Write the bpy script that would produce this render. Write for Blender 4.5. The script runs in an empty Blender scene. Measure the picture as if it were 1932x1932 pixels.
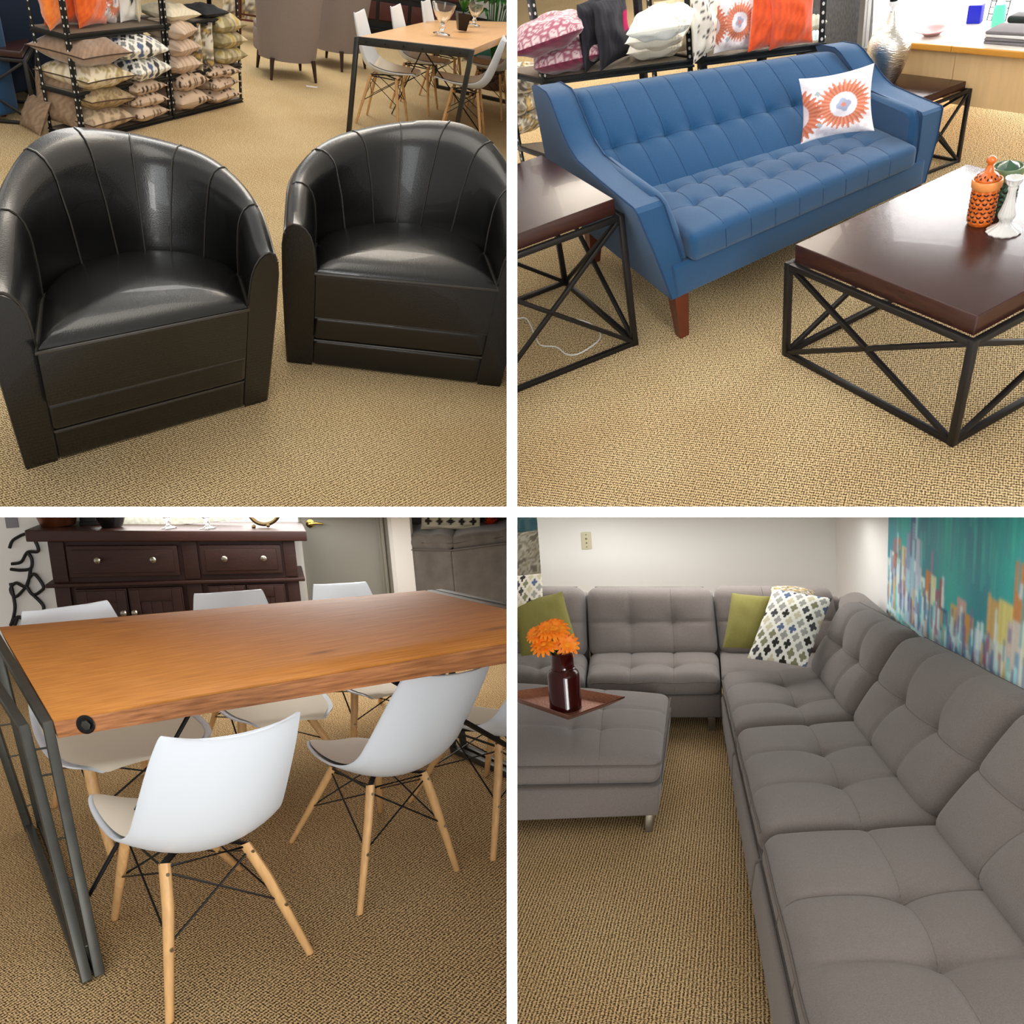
import bpy, bmesh, math, random
import numpy as np
from mathutils import Matrix, Vector
from math import sin, cos, pi, radians, sqrt
C = bpy.context.scene.collection
rnd = random.Random(7)

# ---------------------------------------------------------------- camera, world, exposure
# Four showroom corners stand round one viewpoint, divided by a white upright and a white level partition.
def rot_of(pitch, roll, yaw=0.0):
    cy, sy = cos(yaw), sin(yaw)
    Rz = np.array([[cy, sy, 0], [-sy, cy, 0], [0, 0, 1.]])
    B = np.array([[1, 0, 0], [0, 0, -1], [0, 1, 0.]])
    c, s = cos(pitch), sin(pitch)
    Rx = np.array([[1, 0, 0], [0, c, -s], [0, s, c]])
    c, s = cos(roll), sin(roll)
    Rr = np.array([[c, -s, 0], [s, c, 0], [0, 0, 1.]])
    return Rr @ Rx @ B @ Rz
FPX = 1500.0
EYE = np.array([0, 0, 1.75])
RW = rot_of(.12, -.08)
cam_d = bpy.data.cameras.new('camera'); cam = bpy.data.objects.new('camera', cam_d); C.objects.link(cam)
cam_d.sensor_width = 36; cam_d.lens = 36 * FPX / 1932; cam_d.clip_start = .02; cam_d.clip_end = 80
mw = np.eye(4); mw[:3, 0] = RW[0]; mw[:3, 1] = -RW[1]; mw[:3, 2] = -RW[2]; mw[:3, 3] = EYE
cam.matrix_world = Matrix(mw.tolist())
bpy.context.scene.camera = cam
CAMW = Matrix(mw.tolist())
sc = bpy.context.scene
sc.view_settings.view_transform = 'Standard'; sc.view_settings.look = 'None'
sc.view_settings.gamma = 1; sc.view_settings.use_curve_mapping = False
sc.view_settings.exposure = 0.0
w = bpy.data.worlds.new('world'); sc.world = w; w.use_nodes = True
w.node_tree.nodes['Background'].inputs[0].default_value = (1.0, .97, .92, 1)
w.node_tree.nodes['Background'].inputs[1].default_value = .66

ROOM = {'TL': (.652, .202, 0, 1.7), 'TR': (.717, -.267, 0, 1.7), 'BL': (.12, -.08, 0, 1.5), 'BR': (.12, -.08, .194, 1.75)}
RMAT = {}
for k, (p_, r_, y_, h_) in ROOM.items():
    m = np.eye(4); m[:3, :3] = RW.T @ rot_of(p_, r_, y_)
    m[:3, 3] = EYE - m[:3, :3] @ np.array([0, 0, h_])
    RMAT[k] = Matrix(m.tolist())

def area(name, room, loc, target, size, power, col=(1, 1, 1), sy=None, spread=None):
    d = bpy.data.lights.new(name, 'AREA'); d.energy = power; d.color = col; d.size = size
    if sy: d.shape = 'RECTANGLE'; d.size_y = sy
    if spread: d.spread = spread
    o = bpy.data.objects.new(name, d); C.objects.link(o)
    M = RMAT[room] if room else Matrix.Identity(4)
    a = M @ Vector(loc); b = M @ Vector(target)
    o.matrix_world = Matrix.Translation(a) @ (a - b).to_track_quat('Z', 'Y').to_matrix().to_4x4()
    return o
# windows and ceiling fittings of the upper rooms, and added fill lamps
area('front_fill_light', None, (0, -5.0, 2.3), (0, 2, 1.4), 5.0, 215, (.95, .98, 1), 3.4)  # unseen fill lamp added behind the camera to whiten the partition edges
area('window_light_top_left', 'TL', (-1.0, 7.5, 3.4), (-1.5, 3.5, .3), 2.6, 140, (1, .89, .74), 2.4)
area('ceiling_light_top_left', 'TL', (-3.6, 9.0, 3.2), (-2.8, 8.0, 0), 2.0, 90, (1, .97, .92), 2.4)
area('window_light_top_right', 'TR', (4.6, 6.0, 1.7), (1.2, 2.6, .3), 2.0, 40, (.93, .97, 1), 1.6)
area('ceiling_light_top_right', 'TR', (.5, 3.4, 3.4), (.6, 2.6, 0), 2.0, 46, (1, .94, .84), 2.0)
def under(name, c, d, size, power, col, sy):      # unseen fill lamps added to brighten the lower rooms, mostly under the level partition
    o = area(name, None, (0, 0, 0), (0, 0, -1), size, power, col, sy)
    a = CAMW @ Vector(c); b = CAMW @ Vector(d)
    o.matrix_world = Matrix.Translation(a) @ (a - b).to_track_quat('Z', 'Y').to_matrix().to_4x4()
under('fill_panel_bottom_left', (-1.3, -.03, -1.9), (-1.3, -1.5, -1.9), 1.3, 6, (.94, .97, 1), 1.2)
under('fill_panel_bottom_left', (-1.5, -.03, -5.0), (-1.5, -1.0, -5.0), 2.4, 34, (1, .98, .95), 1.0)
under('fill_panel_bottom_right', (1.2, -.03, -1.9), (1.2, -1.5, -1.9), 1.4, 6, (1, .97, .93), 1.2)
under('fill_panel_bottom_right', (1.0, -.03, -4.7), (1.0, -1.0, -4.7), 1.7, 17, (1, .985, .96), .9)
under('fill_light_bottom_right', (1.7, -.9, 2.6), (1.2, -.7, -5.0), 1.8, 120, (1, .985, .96), 1.2)  # unseen fill lamp added behind the camera to brighten the sectional and walls

# ---------------------------------------------------------------- materials
def lin(c):
    if isinstance(c, str):
        c = [int(c[i:i + 2], 16) / 255 for i in (0, 2, 4)]
    return tuple((x / 12.92 if x <= .04045 else ((x + .055) / 1.055) ** 2.4) for x in c)
_m = {}
def mat(name, col, rough=.6, metal=0., bump=0., bscale=200., var=0., vscale=30., spec=.5, coat=0., trans=0., alpha=1., ior=1.45, emit=0., stretch=(1, 1, 1), sheen=0., attr=False, col2=None, detail=3, uv=False, knots=0):
    if name in _m: return _m[name]
    m = bpy.data.materials.new(name); m.use_nodes = True; _m[name] = m
    nt = m.node_tree; N = nt.nodes; L = nt.links; b = N['Principled BSDF']
    c = lin(col); b.inputs['Base Color'].default_value = (*c, 1)
    b.inputs['Roughness'].default_value = rough; b.inputs['Metallic'].default_value = metal
    b.inputs['Specular IOR Level'].default_value = spec; b.inputs['Coat Weight'].default_value = coat
    b.inputs['Transmission Weight'].default_value = trans; b.inputs['IOR'].default_value = ior; b.inputs['Alpha'].default_value = alpha
    b.inputs['Sheen Weight'].default_value = sheen
    if emit: b.inputs['Emission Color'].default_value = (*c, 1); b.inputs['Emission Strength'].default_value = emit
    src = None
    if attr:
        a = N.new('ShaderNodeVertexColor'); a.layer_name = 'col'; src = a.outputs[0]; L.new(src, b.inputs['Base Color'])
    if var or bump:
        tc = N.new('ShaderNodeTexCoord'); mp = N.new('ShaderNodeMapping'); L.new(tc.outputs['UV' if uv else 'Object'], mp.inputs[0])
        mp.inputs['Scale'].default_value = stretch
    if var:
        n = N.new('ShaderNodeTexNoise'); n.inputs['Scale'].default_value = vscale; n.inputs['Detail'].default_value = detail
        L.new(mp.outputs[0], n.inputs['Vector'])
        r = N.new('ShaderNodeValToRGB'); L.new(n.outputs['Fac'], r.inputs[0])
        r.color_ramp.elements[0].position = .3; r.color_ramp.elements[1].position = .7
        if attr:
            r.color_ramp.elements[0].color = (1 - var, 1 - var, 1 - var, 1); r.color_ramp.elements[1].color = (1, 1, 1, 1)
            mx = N.new('ShaderNodeMix'); mx.data_type = 'RGBA'; mx.blend_type = 'MULTIPLY'; mx.inputs[0].default_value = 1
            L.new(src, mx.inputs[6]); L.new(r.outputs[0], mx.inputs[7]); L.new(mx.outputs[2], b.inputs['Base Color'])
        else:
            c2 = lin(col2) if col2 else tuple(x * (1 - var) for x in c)
            r.color_ramp.elements[0].color = (*c2, 1); r.color_ramp.elements[1].color = (*(c if col2 else [min(1, x * (1 + var * .5)) for x in c]), 1)
            L.new(r.outputs[0], b.inputs['Base Color'])
    if knots:
        n3 = N.new('ShaderNodeTexVoronoi'); n3.inputs['Scale'].default_value = knots; mp3 = N.new('ShaderNodeMapping'); mp3.inputs['Scale'].default_value = (.45, 1, 1)
        L.new(tc.outputs['UV'], mp3.inputs[0]); L.new(mp3.outputs[0], n3.inputs['Vector'])
        r3 = N.new('ShaderNodeValToRGB'); L.new(n3.outputs['Distance'], r3.inputs[0]); r3.color_ramp.elements[0].position = .02; r3.color_ramp.elements[0].color = (.32, .24, .18, 1); r3.color_ramp.elements[1].position = .13; r3.color_ramp.elements[1].color = (1, 1, 1, 1)
        mx3 = N.new('ShaderNodeMix'); mx3.data_type = 'RGBA'; mx3.blend_type = 'MULTIPLY'; mx3.inputs[0].default_value = .8
        L.new(r.outputs[0], mx3.inputs[6]); L.new(r3.outputs[0], mx3.inputs[7]); L.new(mx3.outputs[2], b.inputs['Base Color'])
    if bump:
        n2 = N.new('ShaderNodeTexNoise'); n2.inputs['Scale'].default_value = bscale; n2.inputs['Detail'].default_value = 3
        L.new(mp.outputs[0], n2.inputs['Vector'])
        bp = N.new('ShaderNodeBump'); bp.inputs['Strength'].default_value = bump; bp.inputs['Distance'].default_value = .003
        L.new(n2.outputs['Fac'], bp.inputs['Height']); L.new(bp.outputs[0], b.inputs['Normal'])
    return m

def carpet(name, rot, light, dark, rib=.0115, loop=.0068):
    m = bpy.data.materials.new(name); m.use_nodes = True; nt = m.node_tree; N = nt.nodes; L = nt.links; b = N['Principled BSDF']
    b.inputs['Roughness'].default_value = .95; b.inputs['Specular IOR Level'].default_value = .1
    tc = N.new('ShaderNodeTexCoord'); mp = N.new('ShaderNodeMapping'); L.new(tc.outputs['Object'], mp.inputs[0])
    mp.inputs['Rotation'].default_value = (0, 0, rot)
    def wave(ax, period, dist, ds):
        wv = N.new('ShaderNodeTexWave'); wv.wave_type = 'BANDS'; wv.bands_direction = ax; wv.wave_profile = 'SIN'
        wv.inputs['Scale'].default_value = 1 / period / 1.0 * (2 * pi) / 20; wv.inputs['Distortion'].default_value = dist
        wv.inputs['Detail'].default_value = 2; wv.inputs['Detail Scale'].default_value = ds
        L.new(mp.outputs[0], wv.inputs[0]); return wv
    w1 = wave('X', rib, 1.2, .6); w2 = wave('Y', loop, 2.2, 1.0)
    n = N.new('ShaderNodeTexNoise'); n.inputs['Scale'].default_value = 180; n.inputs['Detail'].default_value = 4; L.new(mp.outputs[0], n.inputs['Vector'])
    def math_(op, a, c):
        q = N.new('ShaderNodeMath'); q.operation = op
        for i, x in enumerate((a, c)):
            if isinstance(x, (int, float)): q.inputs[i].default_value = x
            else: L.new(x, q.inputs[i])
        return q.outputs[0]
    h = math_('ADD', math_('MULTIPLY', w1.outputs['Fac'], .34), math_('MULTIPLY', w2.outputs['Fac'], .24))
    h = math_('ADD', h, math_('MULTIPLY', math_('SUBTRACT', n.outputs['Fac'], .5), 1.9))
    h = math_('ADD', h, .14)
    r = N.new('ShaderNodeValToRGB'); L.new(h, r.inputs[0]); e = r.color_ramp.elements
    e[0].position = .20; e[0].color = (*lin(dark), 1); e[1].position = .66; e[1].color = (*lin(light), 1)
    big = N.new('ShaderNodeTexNoise'); big.inputs['Scale'].default_value = 2.2; big.inputs['Detail'].default_value = 3; L.new(mp.outputs[0], big.inputs['Vector'])
    rb = N.new('ShaderNodeValToRGB'); L.new(big.outputs['Fac'], rb.inputs[0])
    rb.color_ramp.elements[0].position = .35; rb.color_ramp.elements[0].color = (.92, .88, .84, 1); rb.color_ramp.elements[1].position = .65; rb.color_ramp.elements[1].color = (1, 1, 1, 1)
    mx = N.new('ShaderNodeMix'); mx.data_type = 'RGBA'; mx.blend_type = 'MULTIPLY'; mx.inputs[0].default_value = 1
    L.new(r.outputs[0], mx.inputs[6]); L.new(rb.outputs[0], mx.inputs[7]); L.new(mx.outputs[2], b.inputs['Base Color'])
    bp = N.new('ShaderNodeBump'); bp.inputs['Strength'].default_value = .5; bp.inputs['Distance'].default_value = .004
    L.new(h, bp.inputs['Height']); L.new(bp.outputs[0], b.inputs['Normal'])
    return m

# ---------------------------------------------------------------- mesh building
class MB:
    def __init__(s): s.v = []; s.f = []; s.c = None
    def add(s, V, F, xf=None):
        b = len(s.v)
        if xf is not None: V = [tuple(xf(p)) for p in V]
        s.v.extend([tuple(p) for p in V]); s.f.extend([tuple(i + b for i in f) for f in F]); return s
    def box(s, lo, hi, r=0., seg=2, xf=None):
        lo = np.array(lo, float); hi = np.array(hi, float)
        V, F = rbox((hi - lo) / 2, r, seg); V = V + (lo + hi) / 2
        return s.add(V, F, xf)
    def beam(s, p, q, wd, ht=None, up=(0, 0, 1), r=0):
        p = Vector(p); q = Vector(q); ht = ht or wd; d = (q - p); l = d.length; d.normalize()
        u = Vector(up)
        if abs(d.dot(u)) > .99: u = Vector((0, 1, 0)) if abs(d.y) < .9 else Vector((1, 0, 0))
        x = d.cross(u).normalized(); z = x.cross(d)
        V, F = rbox((wd / 2, l / 2, ht / 2), r or min(wd, ht) * .08, 1)
        m = (p + q) / 2
        return s.add([m + x * a + d * b_ + z * c for a, b_, c in V], F)
    def tube(s, pts, r, n=8, closed=False, caps=True):
        P = [Vector(p) for p in pts]; k = len(P); R = r if isinstance(r, (list, tuple)) else [r] * k
        V = []; F = []; prev = None
        for i, p in enumerate(P):
            if closed: t = P[(i + 1) % k] - P[i - 1]
            else: t = P[min(i + 1, k - 1)] - P[max(i - 1, 0)]
            t = t.normalized() if t.length > 1e-9 else Vector((0, 0, 1))
            if prev is None:
                a = Vector((0, 0, 1)) if abs(t.z) < .9 else Vector((1, 0, 0))
                prev = t.cross(a).normalized()
            u = prev - t * prev.dot(t)
            if u.length < 1e-6: u = t.orthogonal()
            u.normalize(); prev = u; w_ = t.cross(u)
            for j in range(n):
                a = 2 * pi * j / n; V.append(p + u * (cos(a) * R[i]) + w_ * (sin(a) * R[i]))
        for i in range(k if closed else k - 1):
            for j in range(n):
                a, b_ = i * n + j, i * n + (j + 1) % n; c, d = ((i + 1) % k) * n + (j + 1) % n, ((i + 1) % k) * n + j
                F.append((a, b_, c, d))
        if caps and not closed: F.append(tuple(range(n))[::-1]); F.append(tuple((k - 1) * n + j for j in range(n)))
        return s.add(V, F)
    def lathe(s, prof, c=(0, 0, 0), n=24, xf=None, wob=None):
        V = []; F = []; k = len(prof)
        for i, (r, z) in enumerate(prof):
            for j in range(n):
                a = 2 * pi * j / n; rr = r * (wob(a, z) if wob else 1)
                V.append((c[0] + rr * cos(a), c[1] + rr * sin(a), c[2] + z))
        for i in range(k - 1):
            for j in range(n):
                F.append((i * n + j, i * n + (j + 1) % n, (i + 1) * n + (j + 1) % n, (i + 1) * n + j))
        if prof[0][0] > 1e-5: F.append(tuple(range(n))[::-1])
        if prof[-1][0] > 1e-5: F.append(tuple((k - 1) * n + j for j in range(n)))
        return s.add(V, F, xf)
    def grid(s, P, closed_u=False):   # P[i][j] rows of points
        a = len(P); b = len(P[0]); V = [p for row in P for p in row]; F = []
        for i in range(a - 1):
            for j in range(b if closed_u else b - 1):
                F.append((i * b + j, i * b + (j + 1) % b, (i + 1) * b + (j + 1) % b, (i + 1) * b + j))
        return s.add(V, F)
    def prism(s, poly, z0, z1, xf=None):
        n = len(poly); V = [(x, y, z0) for x, y in poly] + [(x, y, z1) for x, y in poly]
        F = [tuple(range(n))[::-1], tuple(range(n, 2 * n))] + [(i, (i + 1) % n, n + (i + 1) % n, n + i) for i in range(n)]
        return s.add(V, F, xf)

def axis_pts(h, r, seg, mid):
    a = [-h + r * (1 - cos(pi / 2 * i / seg)) if False else -h + r * i / seg for i in range(seg)] if r > 0 else []
    lo, hi = -h + r, h - r
    m = [lo + (hi - lo) * i / mid for i in range(mid + 1)]
    return a + m + [-x for x in a[::-1]]
def rbox(half, r, seg=2, mid=(1, 1, 1)):
    half = np.array(half, float); r = min(r, half.min() * .999)
    ax = [axis_pts(half[i], r, seg, mid[i]) for i in range(3)]
    idx = {}; V = []; F = []
    def vid(p):
        k = tuple(round(x, 6) for x in p)
        if k not in idx: idx[k] = len(V); V.append(p)
        return idx[k]
    for d in range(3):
        a, b = (d + 1) % 3, (d + 2) % 3
        for sg in (-1, 1):
            for i in range(len(ax[a]) - 1):
                for j in range(len(ax[b]) - 1):
                    q = []
                    for (ii, jj) in ((i, j), (i + 1, j), (i + 1, j + 1), (i, j + 1)):
                        p = [0, 0, 0]; p[d] = sg * half[d]; p[a] = ax[a][ii]; p[b] = ax[b][jj]; q.append(vid(tuple(p)))
                    if len(set(q)) < 3: continue
                    F.append(tuple(q) if sg > 0 else tuple(q[::-1]))
    V = np.array(V)
    if r > 0:
        q = np.clip(V, -(half - r), half - r); d = V - q; n = np.linalg.norm(d, axis=1, keepdims=True); n[n == 0] = 1
        # push cube surface onto the rounded one
        V = q + d / n * r
    return V, F

def sstep(x, a, b):
    t = min(1, max(0, (x - a) / (b - a))); return t * t * (3 - 2 * t)
def cushion(mb, lo, hi, r=.04, crown=.03, buttons=(), seams=(), n=(24, 24, 3), bd=.03, bs=.07, sd=.006, sw=.012, xf=None, belly=.0, seed=0, wrinkle=.0):
    """box cushion; top (+z) is crowned, dimpled at the buttons and creased along the seams. coords in lo/hi frame"""
    lo = np.array(lo, float); hi = np.array(hi, float); h = (hi - lo) / 2; c = (lo + hi) / 2
    V, F = rbox(h, r, 3, n)
    out = []; rr = random.Random(seed); ph = [rr.uniform(0, 6) for _ in range(6)]
    for p in V:
        x, y, z = p; u = x / h[0]; v = y / h[1]; t = (z / h[2] + 1) / 2
        cr = crown * max(0, 1 - u ** 4) ** .7 * max(0, 1 - v ** 4) ** .7
        dz = cr
        for (bx, by) in buttons:
            d2 = (x - bx) ** 2 + (y - by) ** 2
            dz -= bd * math.exp(-sqrt(d2) / bs)
        for (ax_, val, a, b) in seams:
            dist = abs((x if ax_ == 'x' else y) - val); o = (y if ax_ == 'x' else x)
            if a - .03 < o < b + .03: dz -= (sd * math.exp(-(dist / sw) ** 2) + sd * 1.3 * math.exp(-dist / (sw * 5)))
        if wrinkle: dz += wrinkle * (sin(x * 31 + ph[0] + 3 * sin(y * 9 + ph[1])) * sin(y * 23 + ph[2]))
        z2 = z + dz * sstep(t, .35, 1)
        bl = belly * (1 - (2 * t - 1) ** 2)
        out.append((c[0] + x + bl * u * abs(u), c[1] + y + bl * v * abs(v), c[2] + z2))
    return mb.add(out, F, xf)

def kfun(d):
    lo = np.array(d['lo']); hi = np.array(d['hi']); c = (lo + hi) / 2; h = (hi - lo) / 2; K = np.array(d['K'])
    def f(V):
        q = (np.asarray(V, float) - c) / h; x, y, z = q[:, 0], q[:, 1], q[:, 2]
        return np.stack([np.ones(len(q)), x, y, z, x * y, y * z, x * z, x * y * z], 1) @ K
    return f

class Thing:
    """An Empty at the thing's base, parent of its parts, or (solo) one mesh."""
    def __init__(s, name, room, loc=(0, 0, 0), rz=0., label=None, cat=None, group=None, k=None, kind=None, tilt=None):
        s.name = name; s.room = room; s.k = k; s.meta = dict(label=label, category=cat, group=group, kind=kind)
        s.M = RMAT[room] @ Matrix.Translation(Vector(loc)) @ Matrix.Rotation(rz, 4, 'Z')
        if tilt is not None: s.M = s.M @ tilt
        s.root = None
    def _tag(s, o):
        for k, v in s.meta.items():
            if v: o[k] = v
        o['_room'] = s.room
    def mesh(s, mb, m, name, smooth=40, cols=None):
        V = np.array(mb.v, float); V0 = V
        if s.k is not None: V = s.k(V)
        me = bpy.data.meshes.new(name); me.from_pydata(V.tolist(), [], mb.f); me.validate(); me.update()
        if smooth: me.shade_smooth(); me.set_sharp_from_angle(angle=radians(smooth))
        if getattr(mb, 'uv', None):      # grain runs along the board: flat coordinates from the unfitted shape
            ul = me.uv_layers.new(name='UVMap'); li = np.empty(len(me.loops), 'i'); me.loops.foreach_get('vertex_index', li)
            ul.data.foreach_set('uv', V0[li][:, list(mb.uv)].astype('f').ravel())
        if cols is not None:
            a = me.color_attributes.new('col', 'FLOAT_COLOR', 'POINT')
            a.data.foreach_set('color', np.array([(*c, 1) for c in cols], 'f').ravel())
        me.materials.append(m); return me
    def solo(s, mb, m, smooth=40, cols=None):
        o = bpy.data.objects.new(s.name, s.mesh(mb, m, s.name, smooth, cols)); C.objects.link(o); o.matrix_world = s.M; s._tag(o); s.root = o; return o
    def part(s, name, mb, m, parent=None, smooth=40, cols=None, label=None, kind=None):
        if s.root is None:
            s.root = bpy.data.objects.new(s.name, None); s.root.empty_display_size = .05; C.objects.link(s.root); s.root.matrix_world = s.M; s._tag(s.root)
        o = bpy.data.objects.new(name, s.mesh(mb, m, name, smooth, cols)); C.objects.link(o); o.parent = parent or s.root
        if label: o['label'] = label
        if kind: o['kind'] = kind
        o['_room'] = s.room
        return o
def dup(root, room, loc, rz, label=None, group=None):
    def cp(o, par):
        c = o.copy(); C.objects.link(c); c['_room'] = room
        if par: c.parent = par
        for ch in list(o.children): cp(ch, c)
        return c
    r = cp(root, None); r.matrix_world = RMAT[room] @ Matrix.Translation(Vector(loc)) @ Matrix.Rotation(rz, 4, 'Z')
    if label: r['label'] = label
    if group: r['group'] = group
    return r
def at(room, X, Y, z=0.):
    """the point of height z in a room seen at photo pixel X, Y"""
    p, ro, y, h = ROOM[room]; R = rot_of(p, ro, y); d = R.T @ np.array([(X - 966) / FPX, (Y - 966) / FPX, 1]); t = (z - h) / d[2]
    return np.array([0, 0, h]) + d * t
def atp(room, X, Y, P, n):
    """the point on the upright plane through P with level normal n seen at photo pixel X, Y"""
    p, ro, y, h = ROOM[room]; R = rot_of(p, ro, y); d = R.T @ np.array([(X - 966) / FPX, (Y - 966) / FPX, 1])
    o = np.array([0, 0, h]); n = np.array([n[0], n[1], 0.]); P = np.array([P[0], P[1], 0.])
    return o + d * ((P - o) @ n) / (d @ n)
# shapes fitted to the furniture: block extents and trilinear coefficients
RBANK=dict(lo=[0.0, 1.6, 0.0],hi=[0.75, 4.165, 0.8],pos=[0.24, 0.0],yaw=0.000,K=[[0.3921, 2.9971, 0.3754], [0.3729, 0.0295, 0.0136], [-0.0587, 1.3035, -0.0148], [0.0562, -0.0391, 0.3747], [-0.0392, 0.0174, -0.0179], [-0.0472, 0.0343, -0.0141], [0.0145, -0.0171, 0.0123], [-0.008, -0.0431, -0.0203]])
BBANK=dict(lo=[-1.3, 4.1, 0.0],hi=[0.9, 4.7, 0.8],pos=[0.0, 0.0],yaw=0.000,K=[[-0.1867, 4.4135, 0.35], [1.1028, 0.0253, -0.0212], [-0.0006, 0.2894, 0.0028], [-0.0054, -0.0142, 0.3501], [0.0342, 0.0215, -0.012], [0.0016, 0.0256, 0.0032], [-0.0093, 0.0243, -0.0216], [-0.0276, 0.0167, -0.012]])
OTTO=dict(lo=[-0.95, 0.0, 0.0],hi=[0.0, 0.75, 0.42],pos=[-0.089, 3.061],yaw=0.000,K=[[-0.3878, 0.4974, 0.1739], [0.4079, 0.0328, -0.0055], [-0.024, 0.4183, 0.0201], [0.0066, -0.0016, 0.1737], [0.0513, 0.0181, -0.0114], [0.0033, -0.083, 0.018], [0.0029, -0.0561, -0.0078], [-0.0123, -0.0233, -0.0119]])
SOFA=dict(lo=[-0.7, 0.0, 0.0],hi=[0.7, 0.85, 0.8],pos=[1.357, 2.748],yaw=0.240,K=[[0.131, 0.4914, 0.3639], [0.7638, -0.0336, -0.0437], [0.0928, 0.454, -0.0216], [-0.0654, 0.0013, 0.3624], [0.0219, -0.1215, 0.002], [0.0098, 0.0842, -0.0246], [-0.0555, -0.0091, -0.0441], [-0.0432, -0.007, 0.0027]])
TUBA=dict(lo=[-0.45, 0.0, 0.0],hi=[0.45, 0.8, 0.8],pos=[-1.285, 2.26],yaw=0.850,K=[[0.129, 0.2868, 0.4303], [0.4454, 0.0087, -0.0238], [0.1517, 0.4066, -0.024], [-0.0132, -0.0563, 0.4299], [0.0006, -0.0298, -0.015], [0.0114, 0.0765, -0.0252], [-0.0335, 0.003, -0.0233], [-0.0322, -0.0106, -0.015]])
TUBB=dict(lo=[-0.45, 0.0, 0.0],hi=[0.45, 0.8, 0.8],pos=[-0.603, 3.022],yaw=0.270,K=[[-0.0109, 0.3605, 0.4198], [0.4793, 0.0108, 0.024], [-0.0206, 0.3905, 0.0009], [0.0118, -0.0033, 0.4196], [0.0006, -0.0035, 0.0274], [-0.0063, 0.0218, 0.0014], [-0.0071, 0.0422, 0.0252], [-0.0193, -0.0136, 0.0264]])
CHA=dict(lo=[-0.3, -0.35, 0.0],hi=[0.3, 0.35, 0.82],pos=[-1.03, 2.275],yaw=0.640,K=[[-0.0547, -0.1141, 0.3929], [0.2472, -0.0265, -0.0392], [-0.0544, 0.3989, -0.0357], [-0.0528, -0.1096, 0.3927], [-0.0249, 0.0019, -0.0405], [-0.0477, 0.0444, -0.0374], [-0.05, -0.0242, -0.0396], [-0.0297, 0.002, -0.0399]])
CHB=dict(lo=[-0.3, -0.35, 0.0],hi=[0.3, 0.35, 0.82],pos=[-0.594, 2.65],yaw=0.600,K=[[0.0247, -0.0963, 0.3603], [0.224, -0.0066, -0.0263], [-0.0246, 0.3734, -0.0421], [0.0262, -0.0945, 0.3605], [-0.0218, 0.0037, -0.0179], [-0.0176, 0.0375, -0.0428], [-0.0417, 0.0018, -0.026], [-0.0212, 0.0136, -0.0175]])
TABL=dict(lo=[0.0, 0.0, 0.0],hi=[1.4, 1.25, 0.77],pos=[-1.288, 2.135],yaw=0.374,K=[[0.6188, 0.4305, 0.4105], [0.7433, -0.1651, 0.0291], [-0.0734, 0.5752, -0.012], [-0.0996, -0.0462, 0.4104], [0.0392, 0.1105, -0.0518], [0.0253, 0.0905, -0.0111], [-0.007, -0.1442, 0.0251], [0.0578, 0.1224, -0.0468]])
FC1=dict(lo=[-0.3, -0.35, 0.0],hi=[0.3, 0.35, 0.82],pos=[-1.7, 3.15],yaw=-2.500,K=[[0.0091, 0.057, 0.3855], [0.3478, -0.0147, 0.0066], [-0.0525, 0.3819, -0.0525], [0.0502, 0.0182, 0.3852], [0.0778, -0.0425, -0.0008], [0.033, 0.0013, -0.0521], [0.0108, -0.0108, 0.0068], [0.0362, 0.0104, -0.0016]])
FC2=dict(lo=[-0.3, -0.35, 0.0],hi=[0.3, 0.35, 0.82],pos=[-1.25, 3.4],yaw=-2.500,K=[[-0.1115, -0.1246, 0.3347], [0.3045, -0.0391, 0.0261], [0.0038, 0.3839, -0.0598], [0.0104, 0.0451, 0.3342], [0.0492, -0.0336, 0.0092], [0.0124, -0.0078, -0.0589], [0.0093, 0.0175, 0.0252], [0.0073, 0.0032, 0.0088]])
FC3=dict(lo=[-0.3, -0.35, 0.0],hi=[0.3, 0.35, 0.82],pos=[-0.85, 3.6],yaw=-2.500,K=[[-0.1997, -0.1464, 0.3126], [0.2944, -0.0521, 0.0242], [0.0267, 0.3537, -0.0528], [0.0117, 0.0512, 0.3121], [0.0323, -0.0278, 0.0044], [0.013, 0.0134, -0.0527], [-0.0065, 0.0478, 0.0226], [0.0145, -0.0018, 0.0042]])
TABT=dict(lo=[0.0, 0.0, 0.0],hi=[0.88, 2.0, 0.7],pos=[-1.876, 6.783],yaw=-0.112,K=[[0.4254, 0.9905, 0.3467], [0.4556, 0.0298, 0.0296], [-0.0063, 0.9953, -0.0058], [0.0076, 0.0005, 0.3467], [0.0277, -0.0128, 0.0095], [-0.0164, -0.0068, -0.0058], [0.0267, -0.0117, 0.0292], [0.0093, 0.0161, 0.01]])
SBO, SBYAW, SBW, SBZ = (-3.08, 5.0), 0.0, 1.77, .955
# ---------------------------------------------------------------- shared materials
M_leather = mat('black_leather', (.058, .056, .055), .26, bump=.25, bscale=260, var=.3, vscale=6, spec=.6, coat=.2)
M_piping = mat('leather_piping', (.21, .195, .175), .3)  # golden highlights along the piping are put into its paler colour
M_blue = mat('blue_tweed', (.055, .275, .435), .9, bump=.5, bscale=420, var=.16, vscale=300, stretch=(1, 1, 3), sheen=.15)
M_blueseam = mat('blue_seam', (.10, .22, .36), .9)
M_grey = mat('grey_chenille', (.475, .44, .42), .95, bump=.6, bscale=300, var=.14, vscale=240, sheen=.25)
M_greyseam = mat('grey_seam', (.41, .375, .35), .95, bump=.4, bscale=300)
M_iron = mat('black_iron', (.11, .10, .095), .42, metal=.3)
M_gunmetal = mat('gunmetal', (.24, .24, .23), .38, metal=.7, var=.2, vscale=12)
M_rackm = mat('rack_black', (.13, .14, .145), .35, metal=.4)
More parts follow.
